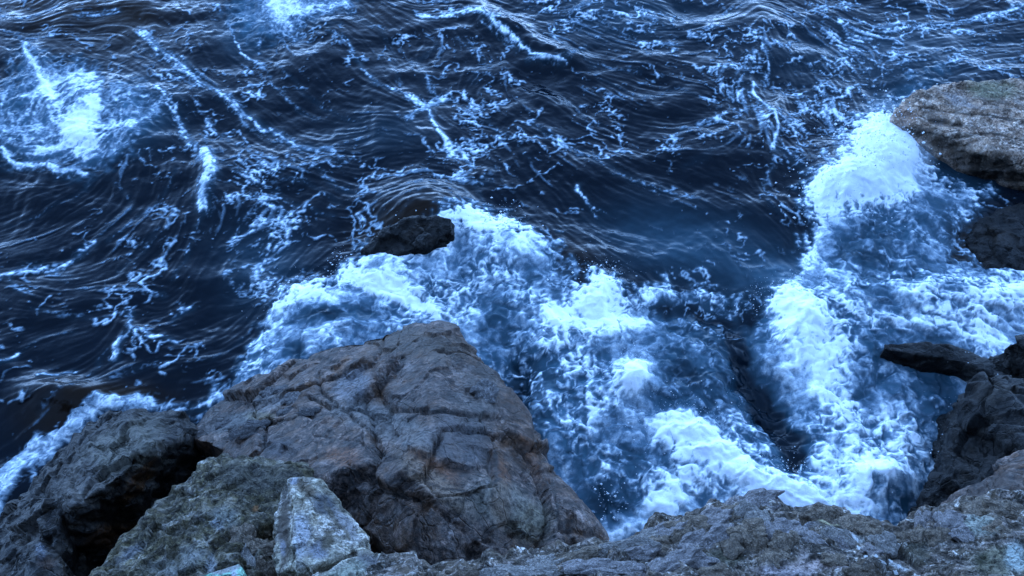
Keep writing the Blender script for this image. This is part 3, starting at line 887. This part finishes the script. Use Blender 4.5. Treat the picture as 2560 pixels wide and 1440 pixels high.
RUST = (.22, .095, .04); GREY = (.20, .195, .185); BLUE = (.085, .085, .09); DARK = (.022, .018, .015); WHITE = (.62, .62, .60)
big = make_rock('boulder', 'largest brown grey boulder rising from the foam, with a long crack across it',
    [[(745,908,.9),(800,868,1.1),(920,835,1.5),(1040,806,1.8),(1095,803,1.9),(1140,816,1.9),(1208,905,2.0),(1252,985,2.05),(1300,1062,2.1),(1385,1190,2.3),(1450,1270,2.4),(1510,1350,2.3),
      (650,962,.8),(560,1000,.45),(500,1055,.5),(478,1095,.7),(540,1110,1.2,0),(640,1170,1.9,0),(800,1160,2.4,0),(895,1212,2.75,0),(975,1285,3.0,0),(1005,1390,3.05,0),(1030,1440,3.0,0),(1200,1460,2.9,0),(1400,1410,2.6,0),
      (1080,1000,2.75,0),(1250,1200,3.0,0),(1050,1240,3.3,0),(820,1010,2.0,0)],
     [(700,925,.95),(735,903,.95),(760,935,1.05),(780,980,1.3),(640,975,.8),(680,1010,1.0)],],
    M_boulder, .025, 3, amp=(.05, .02, .008), facet=(.13, .78),
    grooves=[([(770,990),(860,1030),(930,1025),(1000,1022),(1100,1028),(1200,1040),(1250,1045)], 5, .10), ([(640,1070),(740,1045),(850,1032)], 5, .07),
             ([(795,930),(790,960),(830,1000),(870,1040),(940,1090)], 5, .06), ([(1060,1200),(1110,1225),(1180,1230),(1250,1200)], 6, .07),
             ([(660,1090),(665,1150)], 7, .08), ([(560,1095),(640,1065)], 5, .06), ([(800,1105),(900,1110),(960,1140),(1080,1200)], 3, .03), ([(880,1170),(960,1215),(1010,1245),(1060,1255)], 5, .06),
             ([(1100,880),(1125,885)], 9, .07), ([(1240,1130),(1240,1200)], 14, .10), ([(760,890),(840,900)], 10, .05), ([(1380,1200),(1400,1330)], 6, .06), ([(1290,1330),(1380,1350)], 7, .07)],
    paint=[(1080,1180,90,40,40,RUST,.5),(1040,1100,50,18,40,(.25,.17,.12),.6),(860,1140,50,26,10,RUST,.55),(1250,1230,26,90,0,RUST,.5),(1090,1210,140,30,40,(.27,.22,.17),.55),(960,1060,160,40,20,GREY,.6),(880,960,50,40,-40,(.24,.24,.25),.7),
           (600,1050,80,22,-20,GREY,.7),(680,1000,40,20,-10,(.24,.23,.22),.6),(700,1120,60,30,0,BLUE,.7),(1150,1100,90,70,30,BLUE,.6),(1200,980,60,90,10,(.11,.10,.09),.5),(1040,860,180,40,10,(.09,.065,.042),.6),(1330,1150,16,80,-20,RUST,.4),
           (1270,1270,120,60,30,(.20,.195,.16),.5),(1330,1310,60,60,0,(.22,.19,.13),.4),(650,1040,40,16,0,(.26,.21,.12),.5)],
    wetline=.6)

make_rock('rock', 'dark wet rock with a ribbed grey top beside the foam fringe at lower left',
    [[(190,1100,.35),(260,1038,.35),(330,1030,.4),(405,1035,.5),(490,1082,.6),(470,1108,.8),(378,1114,1.35),(300,1190,1.45),(180,1268,1.45),(110,1175,.45),(60,1250,.45),(470,1190,-.1),(430,1270,-.1),(300,1400,.0),(180,1420,.3)]],
    M_dark, .026, 5, amp=(.10, .05, .02), facet=(.07, 1.5), bed=(.05, (.5, .8, .5), 5.5),
    paint=[(300,1120,130,60,-30,(.15,.135,.105),.85),(200,1210,60,50,-40,(.13,.11,.09),.8),(340,1220,70,14,-40,(.10,.045,.012),.8),(300,1340,90,30,-10,(.11,.045,.010),.8),(350,1180,60,12,-40,(.12,.05,.012),.6),(220,1180,30,40,0,(.05,.042,.04),.5),(410,1145,40,10,15,(.22,.2,.17),.7)], wetline=.12)
make_rock('rock', 'dark brown rock in the bottom left corner with bluish chips',
    [[(-5,1350,.2),(55,1260,.5),(150,1275,1.25),(110,1360,1.2),(130,1450,1.3),(0,1540,1.2),(-120,1460,.5),(-120,1560,1.0),(120,1560,1.2)],
     [(70,1440,1.6),(105,1395,1.6),(150,1420,1.6),(150,1520,1.6),(70,1520,1.6)]],
    M_dark, .024, 8, facet=(.08, 1.7), paint=[(60,1330,40,60,0,(.10,.085,.07),.6),(100,1380,14,30,0,(.22,.23,.26),.8),(115,1410,30,20,0,(.10,.055,.035),.7)], wetline=.1)
make_rock('rock', 'rough greenish grey lichen covered rock left of the pale triangular block',
    [[(515,1158,2.7),(560,1148,2.7),(755,1160,2.8),(778,1205,2.9),(690,1300,3.4),(600,1335,3.5),(440,1240,2.75),(480,1215,2.75),(500,1330,3.25)],
     [(440,1240,2.75),(600,1330,3.5),(560,1425,3.75),(372,1330,2.95),(292,1400,3.05),(235,1445,3.15),(230,1600,3.6),(560,1600,4.1),(510,1300,3.2)]],
    M_lichen, .017, 11, amp=(.05, .055, .03), freq=(1.6, 4.5, 12), facet=(.05, 2.6), bed=(.035, (.3, .6, .8), 7), depth=1.3, cut=-1,
    paint=[(640,1195,110,40,0,(.115,.105,.09),.7),(560,1290,40,26,0,(.26,.26,.24),.6),(480,1390,40,30,0,(.27,.27,.26),.6),(420,1420,50,20,0,(.25,.25,.24),.5),(540,1310,18,12,0,(.34,.34,.34),.8),(530,1410,14,30,0,(.34,.34,.34),.8),(640,1270,10,8,0,(.3,.15,.06),.8),(330,1380,50,14,-40,(.22,.22,.23),.7)])
make_rock('rock', 'pale cream triangular block with grey patches near the bottom edge',
    [[(728,1196,3.9),(748,1196,3.95),(800,1206,3.95),(848,1268,4.05),(905,1332,4.15),(908,1362,4.2),(880,1382,4.3),(740,1424,4.55),(735,1300,4.25)],
     [(728,1196,3.85),(735,1300,4.1),(740,1420,4.4),(692,1432,4.3),(684,1390,4.2),(692,1300,4.0),(706,1235,3.9)]],
    M_pale, .010, 14, amp=(.02, .018, .010), freq=(2, 6, 16), facet=(.022, 4), depth=.55, cut=-1, smo=1,
    paint=[(812,1260,34,26,50,(.13,.13,.135),.95),(795,1375,26,24,0,(.22,.22,.24),.9),(818,1352,14,24,20,(.12,.10,.07),.85),(712,1330,18,100,0,(.13,.105,.085),.95),(765,1222,30,14,35,(.13,.10,.07),.85),(735,1202,16,10,0,(.34,.34,.36),.9),(870,1310,18,60,-38,(.25,.235,.23),.9),(850,1310,8,70,-35,(.10,.08,.05),.7),(755,1340,20,60,0,(.42,.42,.44),.7),(705,1370,10,20,0,(.25,.25,.28),.8)])
make_rock('rock', 'pale flat topped block at the bottom edge, just below the triangular block',
    [[(770,1446,4.6),(860,1398,4.55),(898,1382,4.5),(960,1402,4.55),(1005,1446,4.65),(1010,1600,5.0),(730,1600,5.0)]],
    M_pale, .012, 17, amp=(.025, .02, .010), freq=(2, 6, 16), facet=(.03, 4), depth=.6, cut=-1, smo=1,
    paint=[(930,1410,50,26,30,(.12,.115,.12),.85),(870,1430,60,26,-20,(.27,.28,.23),.7),(980,1440,30,20,40,(.20,.19,.18),.7)])
make_rock('painted_block', 'small mint green painted block cut off by the bottom edge',
    [[(480,1448,4.75),(560,1423,4.7),(596,1412,4.7),(606,1422,4.7),(612,1600,5.1),(470,1600,5.1)]],
    rock_mat('mint_paint', (.20, .36, .27), (.22, .38, .29), (.22, .26, .21), rough=.6, lam=.5, lich=(.38, .36, .38), scale=2), .010, 19, amp=(.006, .004, .003), facet=(.006, 3), depth=.35, cut=-1, smo=2, cat='block',
    paint=[(565,1424,50,7,-12,(.30,.27,.26),.9),(585,1440,10,20,0,(.36,.33,.38),.8)])
rubble = make_rock('rubble', 'dark rubble in the crevice between the lichen rock and the pale block',
    [[(560,1330,1.6),(690,1290,1.5),(800,1180,1.1),(930,1400,1.6),(980,1460,2.0),(700,1600,2.4),(560,1600,2.4)], [(612,1352,3.55),(640,1350,3.55),(645,1450,3.7),(610,1450,3.7),(612,1600,3.9),(640,1600,3.9)],
     [(590,1335,3.5),(620,1330,3.5),(622,1365,3.55),(590,1372,3.55)]],
    M_lichen, .035, 23, amp=(.05, .04, .02), freq=(2, 5, 12), facet=(.06, 3), depth=1.6, cut=-1, cat='rock')

make_rock('rock', 'low dark wet rock half under water just behind the crest of the wave',
    [[(900,628,.10),(945,585,.22),(1010,552,.32),(1080,536,.38),(1130,545,.36),(1130,580,.30),(1060,615,.28),(980,640,.18)]], M_black, .022, 53, amp=(.05, .04, .02), facet=(.05, 2.2), paint=[(1050,570,50,14,-20,(.05,.038,.028),.7)])
make_rock('rock', 'dark brown shelf awash at the right edge under the streaked rock',
    [[(2415,610,.02),(2450,560,.08),(2500,525,.14),(2620,500,.20),(2800,560,.24),(2800,700,.22),(2620,690,.14),(2470,668,.05)]], M_black, .026, 59, amp=(.07, .05, .02), facet=(.06, 1.6), paint=[(2500,590,70,26,20,(.045,.033,.024),.7)])
# right hand rocks
make_rock('rock', 'pinkish brown streaked rock jutting in from the right above the white spray burst',
    [[(2240,285,.22),(2262,255,.3),(2305,227,.4),(2385,212,.45),(2480,204,.5),(2620,202,.5),(2900,235,.5),(2232,303,.25),(2325,300,.42),(2385,336,.45),(2450,368,.5),(2560,402,.55),(2900,500,.55)]],
    M_brown, .026, 29, amp=(.05, .04, .02), facet=(.05, 1.5), bed=(.055, (.25, .8, .6), 4.5), cut=-.5, grooves=[([(2330,300),(2400,310)], 16, .12), ([(2300,270),(2420,285),(2560,300)], 5, .05), ([(2380,345),(2480,330),(2560,350)], 5, .05)],
    paint=[(2480,225,70,24,5,(.26,.26,.16),.6),(2330,345,90,20,20,(.035,.028,.022),.8),(2480,420,120,30,18,(.03,.024,.018),.85),(2270,290,30,20,0,(.24,.15,.11),.6),(2400,250,60,12,20,(.48,.44,.42),.6)], wetline=.02)  # underside painted near-black: wet stone, with the shade below the lip in the colour
make_rock('rock', 'flat black slab with a thin grey top edge, awash at right',
    [[(2214,858,0.36),(2290,855,0.37),(2375,861,0.40),(2398,880,0.42),(2410,905,0.42),(2366,873,0.40),(2207,873,0.36)],
     [(2375,861,0.40),(2398,880,0.42),(2475,922,0.45),(2560,952,0.52),(2720,980,0.54),(2410,906,0.42),(2480,934,0.45),(2560,970,0.52),(2720,1010,0.54)]],
    M_black, .018, 31, amp=(.03, .02, .01), facet=(.03, 2), smo=1, paint=[(2470,925,90,9,28,(.06,.058,.058),.5),(2260,860,30,6,0,(.10,.08,.06),.5)], wetline=.1)
make_rock('rock', 'small black rock at the right edge above the flat slab',
    [[(2515,870,.7),(2540,848,.85),(2600,835,.9),(2700,840,.9),(2620,935,.8),(2520,905,.6)]], M_black, .022, 37, facet=(.06, 2), wetline=.2)
make_rock('rock', 'tall black brown boulder at the right edge below the flat slab',
    [[(2448,958,1.0),(2500,950,1.1),(2545,985,1.15),(2640,1000,1.3),(2436,1005,.95),(2420,1060,.9),(2640,1180,1.5),(2560,1120,1.4)],
     [(2420,1060,.8),(2395,1100,.5),(2375,1140,.5),(2335,1220,.4),(2300,1300,.4),(2560,1100,1.2),(2760,1200,1.5),(2760,1400,1.5),(2400,1400,.8),(2480,1180,1.1)]],
    M_black, .026, 41, amp=(.12, .07, .02), facet=(.10, 1.1), bed=(.05, (.3, .5, .8), 4), paint=[(2490,985,50,30,0,(.055,.045,.034),.7),(2480,1250,60,30,0,(.04,.028,.022),.6)], wetline=.1)
make_rock('rock', 'reddish brown rock at the right edge between the black boulder and the near ledge',
    [[(2390,1262,2.2),(2440,1215,2.2),(2500,1180,2.3),(2560,1150,2.5),(2800,1150,2.6),(2800,1400,3.2),(2400,1400,3.0)]], M_boulder, .024, 43, amp=(.08, .05, .025), facet=(.07, 1.6), depth=1.4, cut=-1,
    paint=[(2480,1230,90,40,-20,(.10,.072,.056),.8)])
ledge = make_rock('rock_ledge', 'near rocky ledge of layered slabs and lichen along the bottom right',
    [[(925,1420,4.7),(1000,1438,4.75),(1120,1428,4.75),(1290,1416,4.75),(1290,1700,5.7),(900,1700,5.7)],
     [(1240,1424,4.75),(1330,1392,4.7),(1480,1370,4.65),(1600,1348,4.6),(1700,1330,4.65),(1700,1700,5.7),(1240,1700,5.7)],
     [(1560,1360,4.65),(1600,1346,4.6),(1690,1302,4.5),(1760,1270,4.45),(1830,1273,4.5),(1935,1256,4.5),(1957,1295,4.6),(1990,1330,4.75),(1990,1700,5.7),(1560,1700,5.7)],
     [(1955,1296,4.6),(2000,1284,4.55),(2080,1280,4.55),(2170,1304,4.6),(2212,1334,4.7),(2262,1338,4.75),(2300,1350,4.8),(2300,1700,5.7),(1955,1700,5.7)],
     [(2255,1342,4.75),(2300,1298,4.65),(2350,1290,4.65),(2440,1254,4.6),(2480,1250,4.6),(2560,1264,4.65),(2750,1300,4.8),(2750,1700,5.9),(2255,1700,5.7),(2420,1380,5.1)]],
    M_ledge, .0155, 47, amp=(.05, .04, .02), freq=(2, 5, 14), facet=(.05, 3.0), bed=(.03, (.35, .75, .55), 9), depth=.9, cut=-1, smo=1, cat='ledge',
    grooves=[([(1960,1300),(2010,1340),(2100,1380),(2200,1400),(2260,1400)], 9, .05), ([(2190,1350),(2250,1390),(2300,1430)], 12, .05), ([(1500,1400),(1700,1350),(1900,1300)], 5, .04), ([(1400,1430),(1600,1400),(1760,1370)], 5, .04)],
    paint=[(2130,1345,40,10,30,WHITE,.5),(2215,1365,26,10,0,(0.72,0.72,0.72),.8),(2230,1415,36,8,20,WHITE,.5),(2050,1415,90,16,0,(0.43,0.35,0.32),.8),(1960,1430,80,14,0,(0.42,0.36,0.35),.8),(2010,1390,18,24,0,(0.38,0.32,0.29),.7),
           (2450,1310,50,34,0,(0.39,0.39,0.33),.8),(2500,1400,80,40,0,(0.22,0.20,0.14),.8),(2535,1390,30,40,0,(0.38,0.43,0.42),.7),(2452,1400,16,18,0,(.05,.048,.02),.9),(2360,1330,16,30,0,(0.36,0.38,0.35),.7),(2060,1300,60,12,10,(.10,.085,.055),.7),(2075,1304,28,8,15,(0.52,0.45,0.29),.8),(1990,1320,60,14,-10,(0.29,0.29,0.32),.6),
           (1800,1400,60,20,0,(.11,.10,.065),.7),(1480,1390,40,6,-10,(0.49,0.32,0.17),.7),(2290,1380,40,40,0,(.06,.055,.035),.7),(1300,1420,60,8,0,(0.38,0.35,0.36),.7)])

def as_parent(o, part_name):
    """the rock becomes a part of an empty that carries its name and words"""
    e = bpy.data.objects.new('tmp_parent', None)
    C.objects.link(e)
    nm = o.name
    for k_ in ('label', 'category'):
        e[k_] = o[k_]; del o[k_]
    o.name = part_name; e.name = nm
    c_ = np.empty(len(o.data.vertices) * 3, np.float32); o.data.vertices.foreach_get('co', c_)
    c_ = c_.reshape(-1, 3); base_ = Vector((float(c_[:, 0].mean()), float(c_[:, 1].mean()), float(c_[:, 2].min())))
    e.location = base_
    o.parent = e; o.matrix_parent_inverse.identity(); o.location = -base_
    return e


# loose slabs bedded in the ledge: parts of it
def slab_mesh(seed):
    bm = bmesh.new()
    r = random.Random(seed)
    pts = []
    m_ = r.randint(6, 8)
    for k in range(m_):
        a = (k + r.uniform(-.3, .3)) / m_ * 2 * math.pi
        rr = r.uniform(.8, 1.05)
        zt = r.uniform(.12, .36)
        for h, sc_ in ((-.5, 1.05), (zt, 1.0), (zt + r.uniform(.02, .2), r.uniform(.6, .9))):
            pts.append((rr * math.cos(a) * sc_ * .5, rr * math.sin(a) * sc_ * .5, h * .6))
    hull_bm(bm, pts)
    v, f = voxelise(bm, .045)
    n = normals(v, f); p = v + seed * 3.1
    f1, f2_, cid, dv = vor3(p * 3.4, seed)
    v = v + n * (.10 * G3[cid, 0] + .14 * np.einsum('ij,ij->i', dv, G3[(cid * 7 + 3) & 255]) + .05 * fbm3(p * 6, 4, 2, .65))[:, None]
    v = smooth(v, f, 1)
    me = mesh_from('stone', v, f)
    cattr(me, 'paint', np.zeros((len(v), 4))); fattr(me, 'wet', np.zeros(len(v)))
    return me


M_slab = [rock_mat('slab_blue_grey', (.25, .22, .205), (.19, .165, .15), (.38, .34, .325), lam=.5, lich=(.27, .27, .27), scale=5, rug=.6),
          rock_mat('slab_brown', (.21, .16, .115), (.155, .125, .095), (.33, .27, .22), lam=.5, lich=(.26, .24, .21), scale=5, rug=.6),
          rock_mat('slab_pale', (.28, .25, .22), (.22, .20, .18), (.37, .33, .30), lam=.4, lich=(.45, .42, .39), scale=5, rug=.6)]
slab_data = []
for i in range(9):
    me = slab_mesh(60 + i); me.materials.append(M_slab[i % 3]); slab_data.append(me)
# ray-cast each traced slab on to the ledge surface
bpy.context.view_layer.update()
dg = bpy.context.evaluated_depsgraph_get()
from mathutils.bvhtree import BVHTree
bvh = BVHTree.FromObject(ledge, dg); bvh_b = BVHTree.FromObject(big, dg)
ledge_rock, big_rock = ledge, big
ledge, big = as_parent(ledge, 'bedrock'), as_parent(big, 'body')
STONES = [  # px, py, length px, width px, angle deg, data
    (1880,1265,130,44,-14,0),(1850,1300,80,50,-20,2),(1905,1302,60,36,-10,2),(1780,1300,110,40,-28,0),(1720,1322,110,40,-18,1),(1660,1330,120,30,-20,0),(1800,1345,120,40,-22,0),(1730,1362,110,36,-25,0),
    (1870,1335,90,44,-15,1),(1950,1330,80,40,-20,0),(1640,1365,120,34,-12,1),(1560,1368,120,28,-12,2),(1500,1382,130,26,-12,2),(1580,1395,120,30,-14,0),(1430,1402,120,28,-12,1),(1360,1412,90,30,-10,2),(1480,1420,140,30,-10,0),
    (1600,1430,150,30,-12,0),(1680,1408,130,30,-22,0),(1330,1432,110,26,-6,2),(1400,1440,90,26,-8,1),(1250,1436,110,26,-3,2),(1160,1440,90,20,2,1),(1740,1400,80,40,10,0),(1700,1345,40,24,0,1),(1830,1370,60,30,-30,1),
    (1890,1370,60,40,10,1),(2000,1300,60,30,0,1),(2060,1290,70,30,10,1),(2120,1310,70,34,15,1),(2170,1325,60,34,20,1),(2020,1345,70,30,25,0),(2090,1340,60,30,30,2),(2105,1365,50,20,35,0),(1960,1360,60,36,0,1),
    (2210,1362,50,34,0,2),(2315,1308,44,36,20,0),(2375,1305,70,34,-10,0),(2440,1275,80,30,-15,1),(2510,1275,80,30,8,1),(2260,1350,40,26,0,1),(2300,1340,40,30,30,1),(2180,1380,36,24,10,0),(2350,1345,50,30,0,1),
    (1780,1435,90,30,-8,1),(1540,1345,70,22,-15,1),(1610,1345,70,22,-25,2),(1830,1285,60,30,-10,1),(1930,1400,60,30,15,1),(2090,1400,60,24,10,1),(2150,1430,60,26,0,1),(2410,1340,60,30,10,0),(2480,1330,60,30,0,1)]
def bed(px, py, L, Wd, ang, me, name, parent, tree, lift=.05, flat=1.0):
    p1 = at(px, py, 3.0); o0 = Vector((0, 0, CAM_Z)); d0 = (Vector(p1) - o0).normalized()
    hit, nrm, _, dist = tree.ray_cast(o0, d0)
    if hit is None: return
    mpp = dist / FOC
    o = bpy.data.objects.new(name, me); C.objects.link(o)
    nn_ = (nrm + Vector((0, 0, 1.2))).normalized()
    o.rotation_mode = 'QUATERNION'
    o.rotation_quaternion = Vector((0, 0, 1)).rotation_difference(nn_) @ Quaternion((0, 0, 1), -math.radians(ang) + random.uniform(-.1, .1))
    o.scale = (L * mpp * 1.2, Wd * mpp * 1.7, Wd * mpp * random.uniform(.8, 1.2) * flat)
    o.parent = parent
    o.location = hit + nn_ * (Wd * mpp * lift) - parent.location


from mathutils import Quaternion
for (px, py, L, Wd, ang, dsel) in STONES:
    bed(px, py, L, Wd, ang, slab_data[(dsel + 3 * random.randrange(3)) % 9], 'stone', ledge, bvh)
guano = []
M_guano = rock_mat('bird_lime', (.62, .60, .58), (.70, .69, .68), (.52, .50, .47), lam=.3, lich=(.75, .74, .73), scale=5, rug=.5)
for i in range(3):
    g_ = slab_data[i].copy(); g_.materials.clear(); g_.materials.append(M_guano); guano.append(g_)
for (px, py, L, Wd, ang) in [(2135,1345,34,12,60),(2120,1362,22,10,20),(2150,1372,26,10,70),(2165,1392,16,9,0),(2190,1390,14,10,0),(2200,1362,18,9,0),(2222,1368,16,10,30),(2228,1405,26,12,40),(2246,1416,24,10,20),(2205,1404,30,6,25),(2240,1432,20,9,80),(2110,1338,10,6,0),(2175,1350,9,7,0)]:
    bed(px, py, L * .55, Wd * .6, ang, guano[random.randrange(3)], 'bird_dropping', ledge, bvh, lift=.1, flat=.5)
bvh_r = BVHTree.FromObject(rubble, dg)
rubble = as_parent(rubble, 'rock_fill')
for (px, py, L, Wd, ang, dsel) in [(605,1345,60,44,0,1),(640,1330,40,34,20,0),(655,1372,50,40,60,1),(622,1400,80,30,85,2),(660,1430,60,40,30,1),(690,1440,50,30,0,0),(925,1385,50,34,40,1),(910,1345,44,30,30,0),(890,1300,60,40,40,1),(850,1250,50,30,45,1),(600,1300,40,30,0,1)]:
    bed(px, py, L, Wd, ang, slab_data[(dsel + 3 * random.randrange(3)) % 9], 'stone', rubble, bvh_r)
chip = []
M_chip = rock_mat('boulder_chip', (.16, .145, .14), (.12, .108, .10), (.22, .205, .20), lam=.4, lich=(.25, .24, .235), scale=4, rug=.6)
for i in range(3):
    g_ = slab_data[i + 3].copy(); g_.materials.clear(); g_.materials.append(M_chip); chip.append(g_)
for (px, py, L, Wd, ang) in [(672,985,36,24,30),(692,1005,20,16,-30),(735,1000,50,30,10),(705,975,40,18,0),(715,1030,44,16,-20),(640,1062,60,16,-15),(610,1082,70,18,-15),(560,1062,40,16,-30),(770,1030,50,14,5),(1215,985,60,50,40)]:
    bed(px, py, L, Wd, ang, chip[random.randrange(3)], 'stone_chip', big, bvh_b, lift=.0)

# ================================================================== CLIFF behind the photographer (closes off the sky on the land side)
cm = bmesh.new()
cx = np.linspace(-60, 60, 61); cz = np.linspace(-1, 26, 22)
grid = []
for zc in cz:
    row = []
    for xc in cx:
        yy = -1.8 - .18 * max(zc - 8, 0) + (-.35 * (8 - zc) if False else 0) - .0 + .9 * math.sin(xc * .31 + zc * .2) * .6 + random.uniform(-.35, .35) - .02 * abs(xc)
        row.append(cm.verts.new((xc, yy, zc)))
    grid.append(row)
for j in range(len(cz) - 1):
    for i in range(len(cx) - 1):
        cm.faces.new((grid[j][i], grid[j][i + 1], grid[j + 1][i + 1], grid[j + 1][i]))
me = bpy.data.meshes.new('cliff'); cm.to_mesh(me); cm.free(); me.materials.append(M_ledge)
cliff = bpy.data.objects.new('cliff', me); C.objects.link(cliff); tag(cliff, kind='structure')

# foot of the cliff that carries the near ledge and blocks (below the picture)
bm = bmesh.new()
hull_bm(bm, [(x_, y_, z_) for x_ in (-7.0, 7.0) for (y_, z_) in ((-3.5, -1.0), (-3.5, 8.0), (-1.2, 8.0), (0.9, 5.0), (2.3, 3.3), (2.9, -1.0))])
v, f = voxelise(bm, .12)
v = v + normals(v, f) * (.18 * fbm3(v * .8, 4, 3) - .12)[:, None]
me = mesh_from('rock_slope', v, f); cattr(me, 'paint', np.zeros((len(v), 4))); fattr(me, 'wet', np.zeros(len(v))); me.materials.append(M_ledge)
slope = bpy.data.objects.new('rock_slope', me); C.objects.link(slope); tag(slope, kind='structure')

# ================================================================== SPRAY: loose drops thrown up from the breaking foam
def oct_cloud(name, pts, rad, label):
    base = np.array([(1,0,0),(-1,0,0),(0,1,0),(0,-1,0),(0,0,1),(0,0,-1)], float)
    bf = np.array([(0,2,4),(2,1,4),(1,3,4),(3,0,4),(2,0,5),(1,2,5),(3,1,5),(0,3,5)])
    n = len(pts)
    v = pts[:, None, :] + base[None] * rad[:, None, None] * rng.uniform(.7, 1.35, (n, 6, 1))
    f = bf[None] + (np.arange(n) * 6)[:, None, None]
    me = mesh_from(name, v.reshape(-1, 3), f.reshape(-1, 3)); me.materials.append(M_drop)
    o = bpy.data.objects.new(name, me); C.objects.link(o); tag(o, label, 'spray', kind='stuff')


M_drop, nt, b = new_mat('spray_white'); b.inputs['Base Color'].default_value = (.80, .83, .86, 1); b.inputs['Roughness'].default_value = .5


def field_at(F, x, y):
    i = np.clip(((x - X0) / RES).astype(int), 0, nx - 1); j = np.clip(((y - Y0) / RES).astype(int), 0, ny - 1)
    return F[j, i]


def drops(spec, name, label):
    P, R = [], []
    for (x, y, rx, ry, n, hmax, rmin, rmax) in spec:
        for _ in range(n):
            a = rng.normal(size=2)
            p = at(x + a[0] * rx, y + a[1] * ry, 0)
            zz = abs(rng.normal()) * hmax
            P.append((p[0], p[1], zz)); R.append(rmin + (rmax - rmin) * rng.rand() ** 6)
    P = np.array(P); R = np.array(R)
    P[:, 2] += field_at(z, P[:, 0], P[:, 1]) + .01
    oct_cloud(name, P, R, label)


drops([(2180,380,70,60,1200,.2,.003,.028),(2060,500,50,40,400,.1,.003,.025),(2290,330,40,14,60,.3,.006,.014)], 'spray_drops', 'fine white drops flying around the bright burst by the upper right rock')
drops([(1200,585,80,18,140,.06,.003,.018),(900,705,90,18,140,.06,.003,.018),(720,765,36,40,100,.06,.003,.016),(855,665,16,12,80,.12,.003,.018),(1500,700,40,20,200,.1,.003,.02),(1270,545,30,16,60,.12,.003,.02)], 'spray_drops', 'fine white drops along the wave crest behind the big boulder')
drops([(1530,1265,34,34,60,.05,.006,.022),(1960,1195,40,30,120,.1,.003,.012),(1690,1080,70,40,400,.12,.003,.012),(1950,760,60,30,300,.12,.003,.012),(1570,950,40,40,200,.1,.003,.01),(2180,1200,80,40,300,.1,.003,.01),(2380,1150,40,80,200,.2,.003,.012),(2450,1010,60,60,40,.4,.005,.012)], 'spray_drops', 'fine white drops above the churned foam in the gully')

# thin mist hanging over the burst
def mist(px, py, zc, size, dens_, label):
    bm = bmesh.new(); bmesh.ops.create_icosphere(bm, subdivisions=3, radius=1.0)
    me = bpy.data.meshes.new('spray_mist'); bm.to_mesh(me); bm.free()
    m = bpy.data.materials.new('mist'); m.use_nodes = True; nt = m.node_tree; nt.nodes.clear()
    out = nt.nodes.new('ShaderNodeOutputMaterial'); pv = nt.nodes.new('ShaderNodeVolumePrincipled'); N = NT(nt)
    nt.links.new(pv.outputs[0], out.inputs['Volume'])
    pv.inputs['Color'].default_value = (.95, .96, .97, 1)
    co = N.coord('Object')
    ln = nt.nodes.new('ShaderNodeVectorMath'); ln.operation = 'LENGTH'; nt.links.new(co, ln.inputs[0])
    fall = N.ramp(ln.outputs['Value'], [(0.1, 1), (.55, .45), (1, 0)])
    nz_ = N.ramp(N.noise(co, 2.6, 4, .65, .6), [(.40, 0), (.66, 1)])
    N.link(N.math('MULTIPLY', N.math('MULTIPLY', fall, nz_), dens_), pv.inputs['Density'])
    me.materials.append(m)
    o = bpy.data.objects.new('spray_mist', me); C.objects.link(o)
    o.location = at(px, py, zc); o.scale = size
    tag(o, label, 'mist', kind='stuff')


mist(2205, 400, .35, (.95, .8, .5), 3.0, 'soft white mist over the brightest burst beside the upper right rock')
